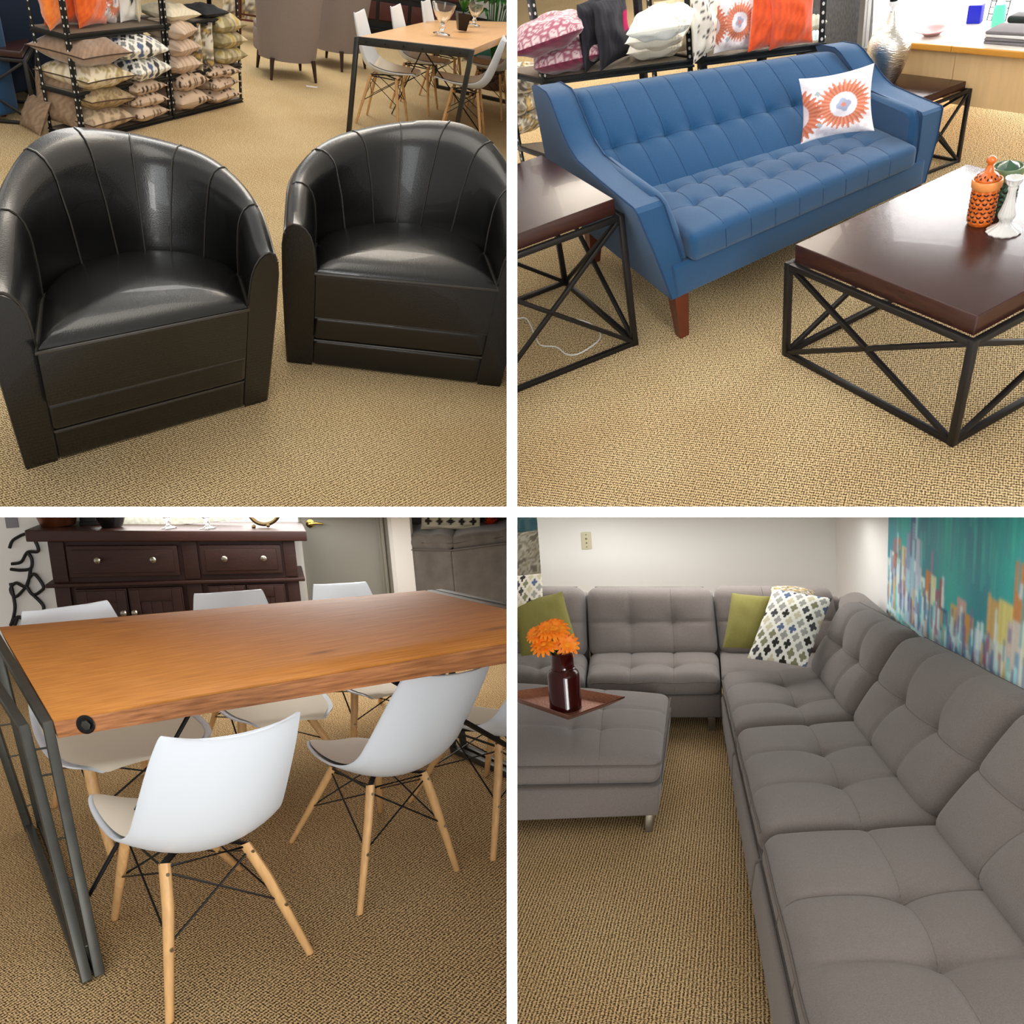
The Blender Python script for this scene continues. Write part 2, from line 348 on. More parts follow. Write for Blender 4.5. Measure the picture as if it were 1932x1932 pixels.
M_hole = mat('rack_hole_glint', (.80, .80, .78), .5)
M_board = mat('particle_board', (.47, .42, .36), .9, var=.15, vscale=120)
M_walnut = mat('dark_walnut_veneer', (.215, .11, .085), .27, var=.25, vscale=7, stretch=(1, 9, 9), spec=.45, coat=.12)
M_cherry = mat('red_brown_leg', (.36, .16, .09), .35, var=.3, vscale=9)
M_white = mat('white_shell_plastic', (.90, .935, .975), .35)
M_pad = mat('cream_seat_pad', (.93, .90, .82), .6)
M_beech = mat('beech_wood', (.86, .68, .46), .42, var=.15, vscale=14, stretch=(6, 6, 1))
M_wire = mat('black_wire', (.05, .05, .055), .4, metal=.3)
M_screw = mat('screw_steel', (.65, .63, .58), .3, metal=1)
M_wallw = mat('white_wall_paint', (.93, .925, .91), .85)
M_part = mat('partition_white', (.985, .985, .985), .9)

# ---------------------------------------------------------------- fabric prints (colours per point of a pillow)
def hsh(a, b=0, c=0):
    x = sin(a * 127.1 + b * 311.7 + c * 74.7) * 43758.5453; return x - math.floor(x)
def mixc(a, b, t): return tuple(x * (1 - t) + y * t for x, y in zip(a, b))
def quatre(u, v, n=5.0, seed=0, bg='F7F5EA', pal=('2E2D26', '8C8B6A', '5F6F8E', 'A8A7A0', '4A4A4C', 'D8D0B0')):
    a = u * n; b = v * n; best = None
    for (ox, oy) in ((0, 0), (.5, .5)):
        i = round(a - ox); j = round(b - oy); x = a - ox - i; y = b - oy - j
        d = min((x * x + (abs(y) - .20) ** 2) ** .5 - .118, ((abs(x) - .20) ** 2 + y * y) ** .5 - .118)
        d = min(d, (x * x + y * y) ** .5 - .17, max(abs(x), abs(y)) - .145)
        if d < 0: return lin(pal[int(hsh(i + ox, j + oy * 3, seed) * len(pal)) % len(pal)])
    return lin(bg)
def ikat(u, v, cx=.18, cy=-.02):
    def star(x, y, R):
        r = sqrt(x * x + y * y) + 1e-6; a = math.atan2(y, x)
        fr = R * (1.0 + .11 * sin(a * 30) + .03 * sin(a * 13 + 1))
        if r < .10 * R: return lin('E58A78')
        if r < .28 * R * (1 + .15 * sin(4 * a + .7)): return lin('A9B2CC')
        if r < .56 * R: return lin('F1EEF4')
        if r < fr: return mixc(lin('CE6C4C'), lin('E39A80'), .5 + .5 * sin(a * 30 + 1.5))
        return None
    c = star(u - cx, v - cy, .72)
    if c: return c
    c = star(u - cx + 1.45, v - cy + .15, .78)
    if c: return mixc(c, lin('A5472C'), .35)
    t = hsh(round(u * 9), round(v * 9)); q = abs(u + .55) + abs(v - .45)
    if q < .10 or abs(u + .52) + abs(v + .55) < .12: return lin('AEB8BE')
    return lin('F4EEF0') if t > .2 else lin('EADCE2')
def lace(u, v, seed=0):
    n = 4.2; a = u * n; b = v * n; j = round(b); off = .5 if j % 2 else 0; i = round(a - off); x = a - off - i; y = b - j
    r = sqrt(x * x + y * y); ang = math.atan2(y, x)
    ring = abs(r - .34 - .03 * sin(8 * ang)) < .065 or abs(r - .15) < .04
    return lin('EBD3D2') if ring else lin('B4687A')
def blocks(u, v, seed=0, bg='CBB39B', n=4):
    a = u * n; b = v * n; i, j = round(a), round(b); x, y = a - i, b - j; k = hsh(i, j, seed); r = .16 + .2 * hsh(i, j, seed + 3)
    m = max(abs(x), abs(y))
    if m < r:
        if k > .72: return lin('4A3A30') if m > r - .08 else lin(bg)
        if k > .3: return lin(('5A4638', '8A7460', '3C302A')[int(k * 30) % 3])
    return lin(bg)
def floral(u, v, seed=0, pal=('C9B899', '9B8768', '7A6A4C', 'E2D6BC', 'A8964A')):
    s = sin(u * 7 + seed + 2.2 * sin(v * 5 + seed * 2)) + sin(v * 9 - seed + 2 * sin(u * 6))
    return lin(pal[int((s + 2) / 4 * 4.99) % 5])
def leafy(u, v, seed=0): return floral(u, v, seed, ('8E8373', 'B9A98C', 'E6DFCF', '6E6558', 'C8A765'))
def stripey(u, v, seed=0):
    t = abs((u * 3 + seed) % 1 - .5); return lin('B79F88') if t < .16 else lin('E8DACB') if (v + u * .3) > -.1 else lin('D2BBA6')
def speck(u, v, seed=0, base='F3EEDC'):
    return lin('C9B48E') if hsh(round(u * 40), round(v * 40), seed) > .90 and v * .6 + u > .0 else lin(base)
def plain(hexc, hex2=None):
    c = lin(hexc); d = lin(hex2) if hex2 else tuple(x * .86 for x in c)
    return lambda u, v, seed=0: mixc(c, d, .5 + .5 * sin(u * 23 + 4 * sin(v * 17)))
M_print = mat('printed_cotton', (.8, .8, .8), .9, attr=True, bump=.35, bscale=260, var=.10, vscale=260)
M_velvet = mat('pillow_velvet', (.8, .8, .8), .75, attr=True, bump=.3, bscale=90, var=.2, vscale=18, sheen=.5)

def pillow_mb(W, H, T, n=26, ear=.07, sag=0., front=None, back=None, seed=0, ridge=True, wr=.006):
    """square cushion in the local x (width), z (height) plane, y thickness; two faces, piped edge; colours per point"""
    V = []; F = []; cols = []; rr = random.Random(seed); ph = [rr.uniform(0, 6.3) for _ in range(6)]
    front = front or plain('CCCCCC'); back = back or front
    for side in (1, -1):
        b0 = len(V)
        for i in range(n + 1):
            for j in range(n + 1):
                u = -1 + 2 * i / n; v = -1 + 2 * j / n
                u_ = math.copysign(1 - (1 - abs(u)) ** 1.35, u); v_ = math.copysign(1 - (1 - abs(v)) ** 1.35, v)
                x = u_ * (1 - ear * (1 - v_ * v_)) * (1 - .0 * v_); z = v_ * (1 - ear * (1 - u_ * u_))
                t = (max(0, 1 - abs(u_) ** 2.6) ** .62) * (max(0, 1 - abs(v_) ** 2.6) ** .62)
                e = wr * (sin(u * 9 + ph[0] + 2 * sin(v * 4 + ph[1])) * (1 - abs(v) * .5) + .6 * sin(v * 11 + ph[2] + u * 3)) * (t ** .4)
                y = side * (t * T / 2 + (e if t > .02 else 0))
                V.append((x * W / 2, y, z * H / 2 - sag * (1 - u_ * u_) * (.5 + .5 * v_)))
                cols.append((front if side < 0 else back)(u_, v_))
        for i in range(n):
            for j in range(n):
                a = b0 + i * (n + 1) + j; q = (a, a + n + 1, a + n + 2, a + 1)
                F.append(q[::-1] if side > 0 else q)
    mb = MB(); mb.v = V; mb.f = F; return mb, cols
def pillow(room, name, loc, rz, W, H, T, front, label, group=None, back=None, lie=False, lean=0., roll=0., n=26, ear=.07, seed=0, m=None, pipe=None, sag=0, wr=.006):
    """loc is the middle of the cushion's lower edge (standing) or of its underside (lying)"""
    tilt = Matrix.Rotation(roll, 4, 'Y') @ Matrix.Rotation(lean, 4, 'X')
    if lie: tl = Matrix.Translation((0, 0, T * .45)) @ tilt @ Matrix.Rotation(-pi / 2, 4, 'X')
    else: tl = tilt @ Matrix.Translation((0, 0, H * .5))
    t = Thing(name, room, loc, rz, label, 'pillow', group, tilt=tl)
    mb, cols = pillow_mb(W, H, T, n, ear, sag, front, back, seed, wr=wr)
    if pipe is None:
        t.solo(mb, m or M_print, 60, cols)
    else:
        t.part('cover', mb, m or M_print, None, 60, cols)
        pts = []
        k = 14
        for (a0, b0, a1, b1) in ((-1, -1, 1, -1), (1, -1, 1, 1), (1, 1, -1, 1), (-1, 1, -1, -1)):
            for i in range(k):
                u = a0 + (a1 - a0) * i / k; v = b0 + (b1 - b0) * i / k
                pts.append((u * (1 - ear * (1 - v * v)) * W / 2, 0, v * (1 - ear * (1 - u * u)) * H / 2 - sag * (1 - u * u) * (.5 + .5 * v)))
        t.part('piping', MB().tube(pts, .004, 6, closed=True), pipe)
    return t

# ---------------------------------------------------------------- tub chair
def tub_chair(k, loc, rz, label):
    t = Thing('tub_chair', 'TL', loc, rz, label, 'armchair', 'black swivel tub chairs', k)
    A, D, S = .435, .80, .30        # half width, depth, straight side length
    def path(s):                    # s in -1..1 : right front, round the back, left front
        L1 = S; L2 = .5 * pi * sqrt((A * A + (D - S) ** 2) / 2); tot = 2 * (L1 + L2); q = (s + 1) / 2 * tot
        if q < L1: return (A, q)
        if q > tot - L1: return (-A, tot - q)
        a = (q - L1) / (2 * L2) * pi; return (A * cos(a), S + (D - S) * sin(a))
    NS = 64; sv = [-1 + 2 * i / NS for i in range(NS + 1)]
    def frame(s):
        p = np.array(path(s)); q = np.array(path(min(1, s + .02))) - np.array(path(max(-1, s - .02))); q /= np.linalg.norm(q)
        return p, np.array([-q[1], q[0]])       # inward normal
    def hgt(s):
        y = path(s)[1]; return .595 + .075 * sstep(y, 0, .30) + .125 * sstep(y, .2, .74)
    def sect(s):
        p, n = frame(s); y = p[1]; b = sstep(y, .25, .78); h = hgt(s)
        tt = .085 + .05 * b; tb = .095 + .135 * b
        z0 = .0; rr = .05 + .012 * b
        pts = [(0, .0), (-.006, .15), (-.012, .35), (-.012, h - .08), (-.006, h - .035), (.006, h - .010), (.022, h)]
        slope = .05 * (1 - b)
        wd = .070 + .055 * b; dp = .125 + .01 * b
        pts += [(.022 + wd * sin(a_), h - dp * (1 - cos(a_)) ** 1.15) for a_ in (.3, .6, .9, 1.15, 1.35)]
        pts += [(.026 + wd + (tb - .026 - wd) * .35, h - dp - .05), (tb, .40), (tb, .30)]
        return [(p[0] + n[0] * o, p[1] + n[1] * o, z) for o, z in pts]
    rows = [sect(s) for s in sv]
    mb = MB().grid(rows)
    npt = len(rows[0])
    for r_, flip in ((rows[0], 0), (rows[-1], 1)):          # front faces of the arms
        f = [tuple(q) for q in r_[:-1]]; f.append((r_[-1][0], r_[-1][1], .0))
        idx = tuple(range(len(f))); mb.add(f, [idx if flip else idx[::-1]])
    t.part('shell', mb, M_leather)
    for s in (-.985, .985):                                 # piping round the arm fronts
        r_ = sect(s); q = [(x, y - .004, z) for x, y, z in r_[:14]] + [(r_[13][0], r_[13][1] - .004, .01)]
        t.part('arm_piping', MB().tube(q, .0055, 7), M_piping)
    back = [tuple(np.array(sect(s)[4]) + [0, 0, .002]) for s in sv]
    t.part('rim_piping', MB().tube(back, .005, 6), M_piping)
    for s in (-.70, -.46, -.235, 0.0, .235, .46, .70):       # seams between the upright channels
        r_ = sect(s); q = [tuple(np.array(p) + np.append(frame(s)[1] * .0015, .0008)) for p in r_[5:14]]
        t.part('channel_seam', MB().tube(q, .0032, 6), M_piping)
    # seat cushion: D shaped
    W = .334
    def outline(sc_, yo=0):
        P = []
        for i in range(13): P.append((-W + 2 * W * i / 12, -.022))
        for i in range(1, 7): P.append((W, -.022 + .30 * i / 7))
        for i in range(25):
            a = pi * i / 24; P.append((W * cos(a), .28 + .315 * sin(a)))
        for i in range(6, 0, -1): P.append((-W, -.022 + .30 * i / 7))
        return [((x) * sc_, .25 + (y - .25) * sc_) for x, y in P]
    rings = [(1.0, .236), (1.0, .405), (.998, .420), (.985, .431), (.95, .442), (.85, .458), (.7, .47), (.5, .478), (.25, .482), (.02, .483), (.0005, .483)]
    rows = [[(x, y, z) for x, y in outline(s_)] for s_, z in rings]
    mb = MB().grid(rows, closed_u=True)
    t.part('seat_cushion', mb, M_leather, smooth=50)
    t.part('cushion_piping', MB().tube([(x, y, .421) for x, y in outline(1.008)], .0058, 7, closed=True), M_piping)
    for z0, z1, o in ((.004, .124, 0), (.130, .232, -.008)):
        V, F = rbox((W + .003, .05, (z1 - z0) / 2), .016, 3, (12, 2, 4)); V = V + [0, .045 + o, (z0 + z1) / 2]
        t.part('base_band', MB().add(V, F), M_leather)
        t.part('band_piping', MB().tube([(x, -.006 + o, z1 + .001) for x in np.linspace(-W, W, 12)], .005, 6), M_piping)
    return t

# ---------------------------------------------------------------- white shell chair (seat faces +y, back at -y)
def shell_chair(room, loc, rz, k, label, group, scale=1.0, d=.30, w=.20):
    kk = k if k is not None else (lambda V: np.asarray(V) * scale)
    t = Thing('shell_chair', room, loc, rz, label, 'chair', group, kk)
    key = [(.335, .425, .10), (.325, .432, .155), (.25, .425, .195), (.13, .408, .218), (.0, .398, .228), (-.10, .402, .228), (-.17, .425, .226), (-.225, .475, .222), (-.262, .545, .217), (-.292, .63, .21), (-.318, .72, .20), (-.336, .79, .187), (-.34, .805, .180)]
    def samp(tt):
        x = tt * (len(key) - 1); i = min(int(x), len(key) - 2); f = x - i
        P = [key[max(i - 1, 0)], key[i], key[i + 1], key[min(i + 2, len(key) - 1)]]
        return [.5 * ((2 * P[1][j]) + (P[2][j] - P[0][j]) * f + (2 * P[0][j] - 5 * P[1][j] + 4 * P[2][j] - P[3][j]) * f * f + (3 * P[1][j] - P[0][j] - 3 * P[2][j] + P[3][j]) * f ** 3) for j in range(3)]
    NT, NU = 40, 14
    def pt(tt, u, off=0, sc_=1.):
        y, z, hw = samp(tt); y2, z2, _ = samp(min(1, tt + .01)); y1, z1, _ = samp(max(0, tt - .01))
        ty, tz = y2 - y1, z2 - z1; l = sqrt(ty * ty + tz * tz); nrm = (tz / l * -1, ty / l)    # up/forward normal
        nrm = (-nrm[0], -nrm[1]) if nrm[1] < 0 and tt < .5 else nrm
        ny, nz = (tz / l, -ty / l)
        lift = (.02 + .055 * sstep(tt, .12, .5)) * (1 - .45 * sstep(tt, .62, 1))
        cz = lift * u * u
        bow = -.014 * (1 - u * u)
        return (u * hw * sc_, y + ny * (cz + off), z + nz * (cz + off) + bow * sstep(tt, .9, 1))
    top = [[pt(i / NT, -1 + 2 * j / NU, .004) for j in range(NU + 1)] for i in range(NT + 1)]
    bot = [[pt(i / NT, -1 + 2 * j / NU, -.005) for j in range(NU + 1)] for i in range(NT + 1)]
    mb = MB(); mb.grid(top); b0 = len(mb.v)
    mb.grid([r_[::-1] for r_ in bot])
    n1 = NU + 1
    def T_(i, j): return i * n1 + j
    def B_(i, j): return b0 + i * n1 + (NU - j)
    for i in range(NT): mb.f += [(T_(i + 1, 0), B_(i + 1, 0), B_(i, 0), T_(i, 0)), (T_(i, NU), B_(i, NU), B_(i + 1, NU), T_(i + 1, NU))]
    for j in range(NU): mb.f += [(T_(0, j), B_(0, j), B_(0, j + 1), T_(0, j + 1)), (T_(NT, j + 1), B_(NT, j + 1), B_(NT, j), T_(NT, j))]
    t.part('shell', mb, M_white, smooth=60)
    rows = []
    for i in range(0, 25):
        a = .015 + i / 24 * .46; rows.append([pt(a, -1 + 2 * j / NU, .006 + .012 * (1 - (abs(-1 + 2 * j / NU)) ** 4) * min(1, min(i, 24 - i) / 2), .90) for j in range(NU + 1)])
    t.part('seat_pad', MB().grid(rows), M_pad, smooth=60)
    tops = [(-.12, -.12), (.12, -.12), (-.12, .15), (.12, .15)]; feet = [(-w, -d), (w, -d), (-w, d), (w, d)]
    t.part('seat_mount', MB().beam((-.13, -.13, .385), (.13, .16, .385), .02, .008).beam((.13, -.13, .385), (-.13, .16, .385), .02, .008).tube([(-.13, -.13, .378), (.13, -.13, .378), (.13, .16, .378), (-.13, .16, .378)], .005, 6, closed=True), M_wire)
    L = []
    for (a, b), (c, e) in zip(tops, feet):
        P = [Vector((a, b, .385)), Vector((c, e, 0))]; L.append(P)
        leg = t.part('leg', MB().tube([P[0], P[0].lerp(P[1], .3), P[1].lerp(P[0], .01), P[1]], [.017, .0165, .0115, .009], 12), M_beech)
        for f in (.07, .55):
            c0 = P[0].lerp(P[1], f); o = Vector((0, -1 if b < 0 else 1, 0)) * .0155 + Vector((0, 0, .004))
            t.part('screw', MB().tube([c0 + o * .8, c0 + o * 1.1], .0055, 8), M_screw, parent=leg)
    for i, j in ((0, 1), (1, 0), (2, 3), (3, 2), (0, 2), (2, 0), (1, 3), (3, 1)):
        a = L[i][0].lerp(L[i][1], .06); b = L[j][0].lerp(L[j][1], .52)
        t.part('cross_wire', MB().tube([a, b], .0035, 6), M_wire)
    return t

# ---------------------------------------------------------------- steel rack
def rack(room, loc, rz, k, L, D, H, levels, label, holes=.04, group='bolted steel racks of pillows', name='steel_rack', hr=.004, beam=.034, pw=.024):
    t = Thing(name, room, loc, rz, label, 'shelf', group, k)
    for x in (0, L):
        for y in (0, D):
            sx = 1 if x == 0 else -1; sy = 1 if y == 0 else -1
            mb = MB().box((min(x, x + sx * pw), y - .0015, 0), (max(x, x + sx * pw), y + .0015, H)).box((x - .0015, min(y, y + sy * pw), 0), (x + .0015, max(y, y + sy * pw), H))
            post = t.part('post', mb, M_rackm)
            hb = MB(); nz = int(H / holes)
            for i in range(nz):
                z = (i + .5) * holes
                for (cx, cy, nx, ny) in ((x + sx * pw * .55, y - sy * .0025, 0, 1), (x - sx * .0025, y + sy * pw * .55, 1, 0)):
                    V = []
                    for q in range(8):
                        a = 2 * pi * q / 8; V.append((cx + (hr * cos(a) if ny else 0), cy + (hr * cos(a) if nx else 0), z + hr * 1.3 * sin(a)))
                    hb.add(V, [tuple(range(8))])
            t.part('punched_holes', hb, M_hole, parent=post, kind='stuff')
    for z in levels:
        for y, s in ((0, -1), (D, 1)):
            b = MB().beam((0, y, z - beam * .5), (L, y, z - beam * .5), .006, beam).beam((0, y + .006 * s, z - beam * .2), (L, y + .006 * s, z - beam * .2), .01, .01).beam((0, y + .006 * s, z - beam * .85), (L, y + .006 * s, z - beam * .85), .01, .01)
            t.part('shelf_beam', b, M_rackm)
        for x in (0, L):
            t.part('side_beam', MB().beam((x, 0, z - beam * .5), (x, D, z - beam * .5), .006, beam * .8), M_rackm)
        t.part('shelf_board', MB().box((.005, .004, z - .012), (L - .005, D - .004, z)), M_board)
    return t

# ---------------------------------------------------------------- walnut tables with crossed iron sides
def iron_table(room, loc, rz, k, W, L, H, T, name, label, cat, group=None, bar=.022, faces=('front', 'back', 'left', 'right')):
    """local: x -W..0, y 0..L; near right corner at the origin"""
    t = Thing(name, room, loc, rz, label, cat, group, k)
    t.part('tabletop', MB().box((-W, 0, H - T), (0, L, H), .004, 2), M_walnut)
    e = .012; x0, x1, y0, y1 = -W - e, e, -e, L + e; zt = H - T - bar * .5; zb = bar * .5
    c = {'fl': (x0, y0), 'fr': (x1, y0), 'bl': (x0, y1), 'br': (x1, y1)}
    for q in c.values(): t.part('leg', MB().beam((*q, 0), (*q, H - T), bar, r=.002), M_iron)
    for nm, (a, b) in dict(front=('fl', 'fr'), back=('bl', 'br'), left=('fl', 'bl'), right=('fr', 'br')).items():
        A_, B_ = c[a], c[b]
        t.part('top_rail', MB().beam((*A_, zt), (*B_, zt), bar * .9, r=.002), M_iron)
        t.part('bottom_rail', MB().beam((*A_, zb), (*B_, zb), bar * .9, r=.002), M_iron)
        t.part('cross_bar', MB().beam((*A_, zb), (*B_, zt), bar * .72, r=.002), M_iron)
        t.part('cross_bar', MB().beam((*A_, zt), (*B_, zb), bar * .72, r=.002), M_iron)
    return t
# ================================================================ top right corner: blue sofa, walnut tables
def floor_plane(room, x0, x1, y0, y1, m):
    t = Thing('floor', room, kind='structure')
    n = 6
    P = [[(x0 + (x1 - x0) * i / n, y0 + (y1 - y0) * j / n, 0) for j in range(n + 1)] for i in range(n + 1)]
    t.solo(MB().grid(P), m, 0); return t
LT, DK = 'D8BC8C', '40321C'
cp1 = carpet('carpet_top_left', .62, 'F0D6A6', '5E4A2C'); cp2 = carpet('carpet_top_right', -.95, 'F0D6A6', '5E4A2C')
cp3 = carpet('carpet_bottom_left', .66, 'E2C290', '3E2E1A'); cp4 = carpet('carpet_bottom_right', 0.1, 'E2C290', '3E2E1A')  # same carpet as above; the lower rooms' dimmer light is put into darker colours
floor_plane('TR', -1.5, 8, -1.0, 12, cp2)
floor_plane('TL', -9, 3, .3, 16, cp1)
floor_plane('BL', -5, 1, .8, 7, cp3)
floor_plane('BR', -1.6, 3, .8, 6, cp4)

def tuft_cushion(t, name, mat_, seam_mat, lo, hi, r, crown, cols, rows, xf=None, bd=.03, bs=.05, n=None, front_seams=True, sr=.0022, sd=.004, margin=0., seed=0, wrinkle=0., belly=0., parent=None):
    """cols, rows: positions (local, about the centre) of crossing seams; buttons where they cross"""
    lo = np.array(lo, float); hi = np.array(hi, float); h = (hi - lo) / 2; c = (lo + hi) / 2
    B = [(x, y) for x in cols for y in rows]
    S = [('x', x, -h[1], h[1]) for x in cols] + [('y', y, -h[0], h[0]) for y in rows]
    n = n or (int(2 * h[0] / .012), int(2 * h[1] / .012), 3)
    kw = dict(r=r, crown=crown, buttons=B, seams=S, n=n, bd=bd, bs=bs, sd=sd, seed=seed, wrinkle=wrinkle, belly=belly)
    o = t.part(name, cushion(MB(), lo, hi, xf=xf, **kw), mat_, parent, smooth=60)
    # seams follow the surface: sample the same surface along lines
    def surf(x, y):
        u = x / h[0]; v = y / h[1]
        cr = crown * max(0, 1 - u ** 4) ** .7 * max(0, 1 - v ** 4) ** .7; dz = cr
        for (bx, by) in B: dz -= bd * math.exp(-sqrt((x - bx) ** 2 + (y - by) ** 2) / bs)
        for (a_, val, a, b) in S:
            d_ = abs((x if a_ == 'x' else y) - val); dz -= (sd * math.exp(-(d_ / .012) ** 2) + sd * 1.3 * math.exp(-d_ / .06))
        ex = max(0, abs(x) - (h[0] - r)); ey = max(0, abs(y) - (h[1] - r)); e = min(r, sqrt(ex * ex + ey * ey))
        return c[0] + x, c[1] + y, c[2] + h[2] + dz - (r - sqrt(max(0, r * r - e * e)))
    mb = MB()
    for x in cols:
        P = [surf(x, -h[1] + .001 + (2 * h[1] - .002) * i / 40) for i in range(41)]
        if front_seams: P = [(P[0][0], P[0][1], c[2] - h[2] * .7), (P[0][0], P[0][1] - .001, P[0][2] - .02)] + P
        mb.tube([xf(p) for p in P] if xf else P, sr, 5)
    for y in rows:
        P = [surf(-h[0] + .001 + (2 * h[0] - .002) * i / 60, y) for i in range(61)]
        mb.tube([xf(p) for p in P] if xf else P, sr, 5)
    t.part('stitched_seams', mb, seam_mat, o, kind='stuff')
    return o

def blue_sofa(room, loc, rz, k, label, full=True):
    t = Thing('tufted_sofa', room, loc, rz, label, 'sofa', None, k)
    V, F = rbox((.60, .40, .068), .012, 2, (20, 4, 1)); t.part('base_rail', MB().add(V + [0, .415, .262], F), M_blue)
    cols = [-.50 + i * .1111 for i in range(1, 9)]
    tuft_cushion(t, 'seat_cushion', M_blue, M_blueseam, (-.535, -.012, .325), (.535, .52, .435), .028, .022, cols, (-.06, .10), bd=.026, bs=.030, sd=.0012, sr=.0014)
    th = radians(48)   # backrest leans; cushion frame: x, up the back, thickness
    c_, s_ = cos(th), sin(th)
    p0 = Vector((0, .43, .40)); up = Vector((0, .33, .42)).normalized(); nr = Vector((0, -.42, .33)).normalized()
    def xf(p): q = p0 + Vector((p[0], 0, 0)) + up * p[1] + nr * p[2]; return (q.x, q.y, q.z)
    tuft_cushion(t, 'backrest', M_blue, M_blueseam, (-.60, -.05, -.13), (.60, .485, .03), .055, .02, [-.515 + i * .1111 for i in range(10)], (.0,), xf=xf, bd=.030, bs=.036, front_seams=False, sd=.0012, sr=.0014)
    V, F = rbox((.60, .06, .26), .03, 3, (10, 1, 4)); t.part('back_panel', MB().add(V + [0, .79, .50], F), M_blue)
    prof = [(.02, .195), (.035, .40), (.06, .545), (.075, .558), (.30, .572), (.48, .590), (.545, .625), (.60, .69), (.655, .77), (.69, .795), (.80, .80), (.85, .785), (.86, .5), (.84, .195)]
    for sg in (-1, 1):
        rows = []
        for q, o in ((0, .004), (.012, 0), (.5, 0), (.988, 0), (1, .004)):
            row = []
            cy = sum(p[0] for p in prof) / len(prof); cz = .45
            for (y, z) in prof:
                f = (z - .195) / .6; xo = .622 + .072 * min(1, f / .6); xi = .535 + .045 * min(1, f / .6)
                y_, z_ = y + (cy - y) * o * 2, z + (cz - z) * o * 2
                row.append((sg * (xo + (xi - xo) * q), y_, z_))
            rows.append(row if sg < 0 else row[::-1])
        mb = MB().grid(rows, closed_u=True); n = len(prof)
        mb.f.append(tuple(range(n))); mb.f.append(tuple(range(4 * n, 5 * n))[::-1])
        t.part('arm', mb, M_blue, smooth=30)
        q = [(sg * (.622 + .072 * min(1, (z - .195) / .36) - .004), y - .001, z + .002) for y, z in prof[:12]]
        t.part('arm_piping', MB().tube(q, .003, 6), M_blueseam)
        q = [(sg * (.535 + .045 * min(1, (z - .195) / .36) + .004), y - .001, z + .002) for y, z in prof[:12]]
        t.part('arm_piping', MB().tube(q, .003, 6), M_blueseam)
        # padded inner arm cushion
        rows = []; pr = [(.03, .335), (.05, .45), (.075, .540), (.11, .568), (.30, .578), (.46, .588), (.50, .54), (.46, .40), (.30, .335)]
        for q, sc_ in ((0, .86), (.15, .96), (.4, 1.0), (.75, .98), (1, .85)):
            rows.append([(sg * (.565 - .05 * q + .04 * max(0, (z - .35) / .2) * (1 - .2 * q)), .27 + (y - .27) * sc_, .46 + (z - .46) * sc_) for y, z in pr][::(1 if sg < 0 else -1)])
        mb = MB().grid(rows, closed_u=True); n = len(pr); mb.f.append(tuple(range(n))); mb.f.append(tuple(range(4 * n, 5 * n))[::-1])
        t.part('arm_cushion', mb, M_blue, smooth=60)
    for x in (-.57, .57):
        for y, lean in ((.06, -.02), (.76, .05)):
            mb = MB(); a, b = .03, .019; xs = x + (.012 if x > 0 else -.012)
            V = [(x - a, y - a, .2), (x + a, y - a, .2), (x + a, y + a, .2), (x - a, y + a, .2), (xs - b, y + lean - b, 0), (xs + b, y + lean - b, 0), (xs + b, y + lean + b, 0), (xs - b, y + lean + b, 0)]
            t.part('leg', mb.add(V, [(3, 2, 1, 0), (4, 5, 6, 7), (0, 1, 5, 4), (1, 2, 6, 5), (2, 3, 7, 6), (3, 0, 4, 7)]), M_cherry)
    return t
blue_sofa('TR', (*SOFA['pos'], 0), SOFA['yaw'], kfun(SOFA), 'long blue button-tufted sofa with flared arms in the middle of the upper right view')

iron_table('TR', (1.347, 1.729, 0), -1.262, None, .688, .775, .428, .062, 'coffee_table', 'low dark walnut coffee table with crossed black iron sides in front of the blue sofa', 'table')
tl = iron_table('TR', (.637, 2.744, 0), .200, None, .62, .652, .592, .056, 'side_table', 'tall walnut side table with a coiled white cord under it, left of the blue sofa', 'table', 'matching iron side tables')
tr_ = iron_table('TR', (2.236, 3.501, 0), 0, lambda V: np.asarray(V, float) @ np.array([[.37, -.92, 0], [.98, .21, 0], [0, 0, 1.]]), .42, .24, .36, .034, 'side_table', 'walnut side table carrying the hammered silver lamp, right of the blue sofa', 'table', 'matching iron side tables', .015)

pillow('TR', 'throw_pillow', (1.63, 3.085, .455), -.40, .27, .235, .10, ikat, 'white throw pillow with a rust sunburst print on the blue sofa seat', None, lean=-.30, roll=-.06, n=90, ear=.10, seed=3, back=plain('F0EAEC'))

# lamp
M_silver = mat('hammered_silver', (.86, .84, .80), .3, metal=1, bump=.8, bscale=70, stretch=(1, 1, 3))
M_dkmetal = mat('lamp_socket_metal', (.12, .12, .13), .4, metal=.6)
M_whitepl = mat('white_porcelain', (.92, .92, .92), .3)
t = Thing('table_lamp', 'TR', (2.225, 3.79, .361), 0, 'hammered silver vase-shaped lamp base without a shade on the side table', 'lamp')
t.part('base', MB().lathe([(.0, 0), (.044, 0), (.048, .008), (.068, .05), (.085, .10), (.093, .145), (.092, .175), (.080, .203), (.056, .224), (.037, .232), (.022, .262), (.012, .30)], n=48), M_silver, smooth=60)
t.part('collar', MB().lathe([(0, .298), (.009, .298), (.009, .315), (.018, .317), (.019, .336), (.012, .338), (.0, .338)], n=20), M_whitepl)
t.part('socket', MB().lathe([(0, .336), (.017, .336), (.018, .36), (.013, .375), (.013, .43), (0, .43)], n=20), M_dkmetal)
t.part('cord', MB().tube([(-.04, .0, .004), (-.09, .03, .004), (-.13, .0, .004), (-.17, .04, .004)], .002, 6), mat('grey_cord', (.4, .4, .4), .6))
p = at('TR', 968, 285, .592)
t = Thing('table_lamp', 'TR', (float(p[0]) - .035, float(p[1]), .592), 0, 'edge of a dark glossy round lamp base on the left side table', 'lamp')
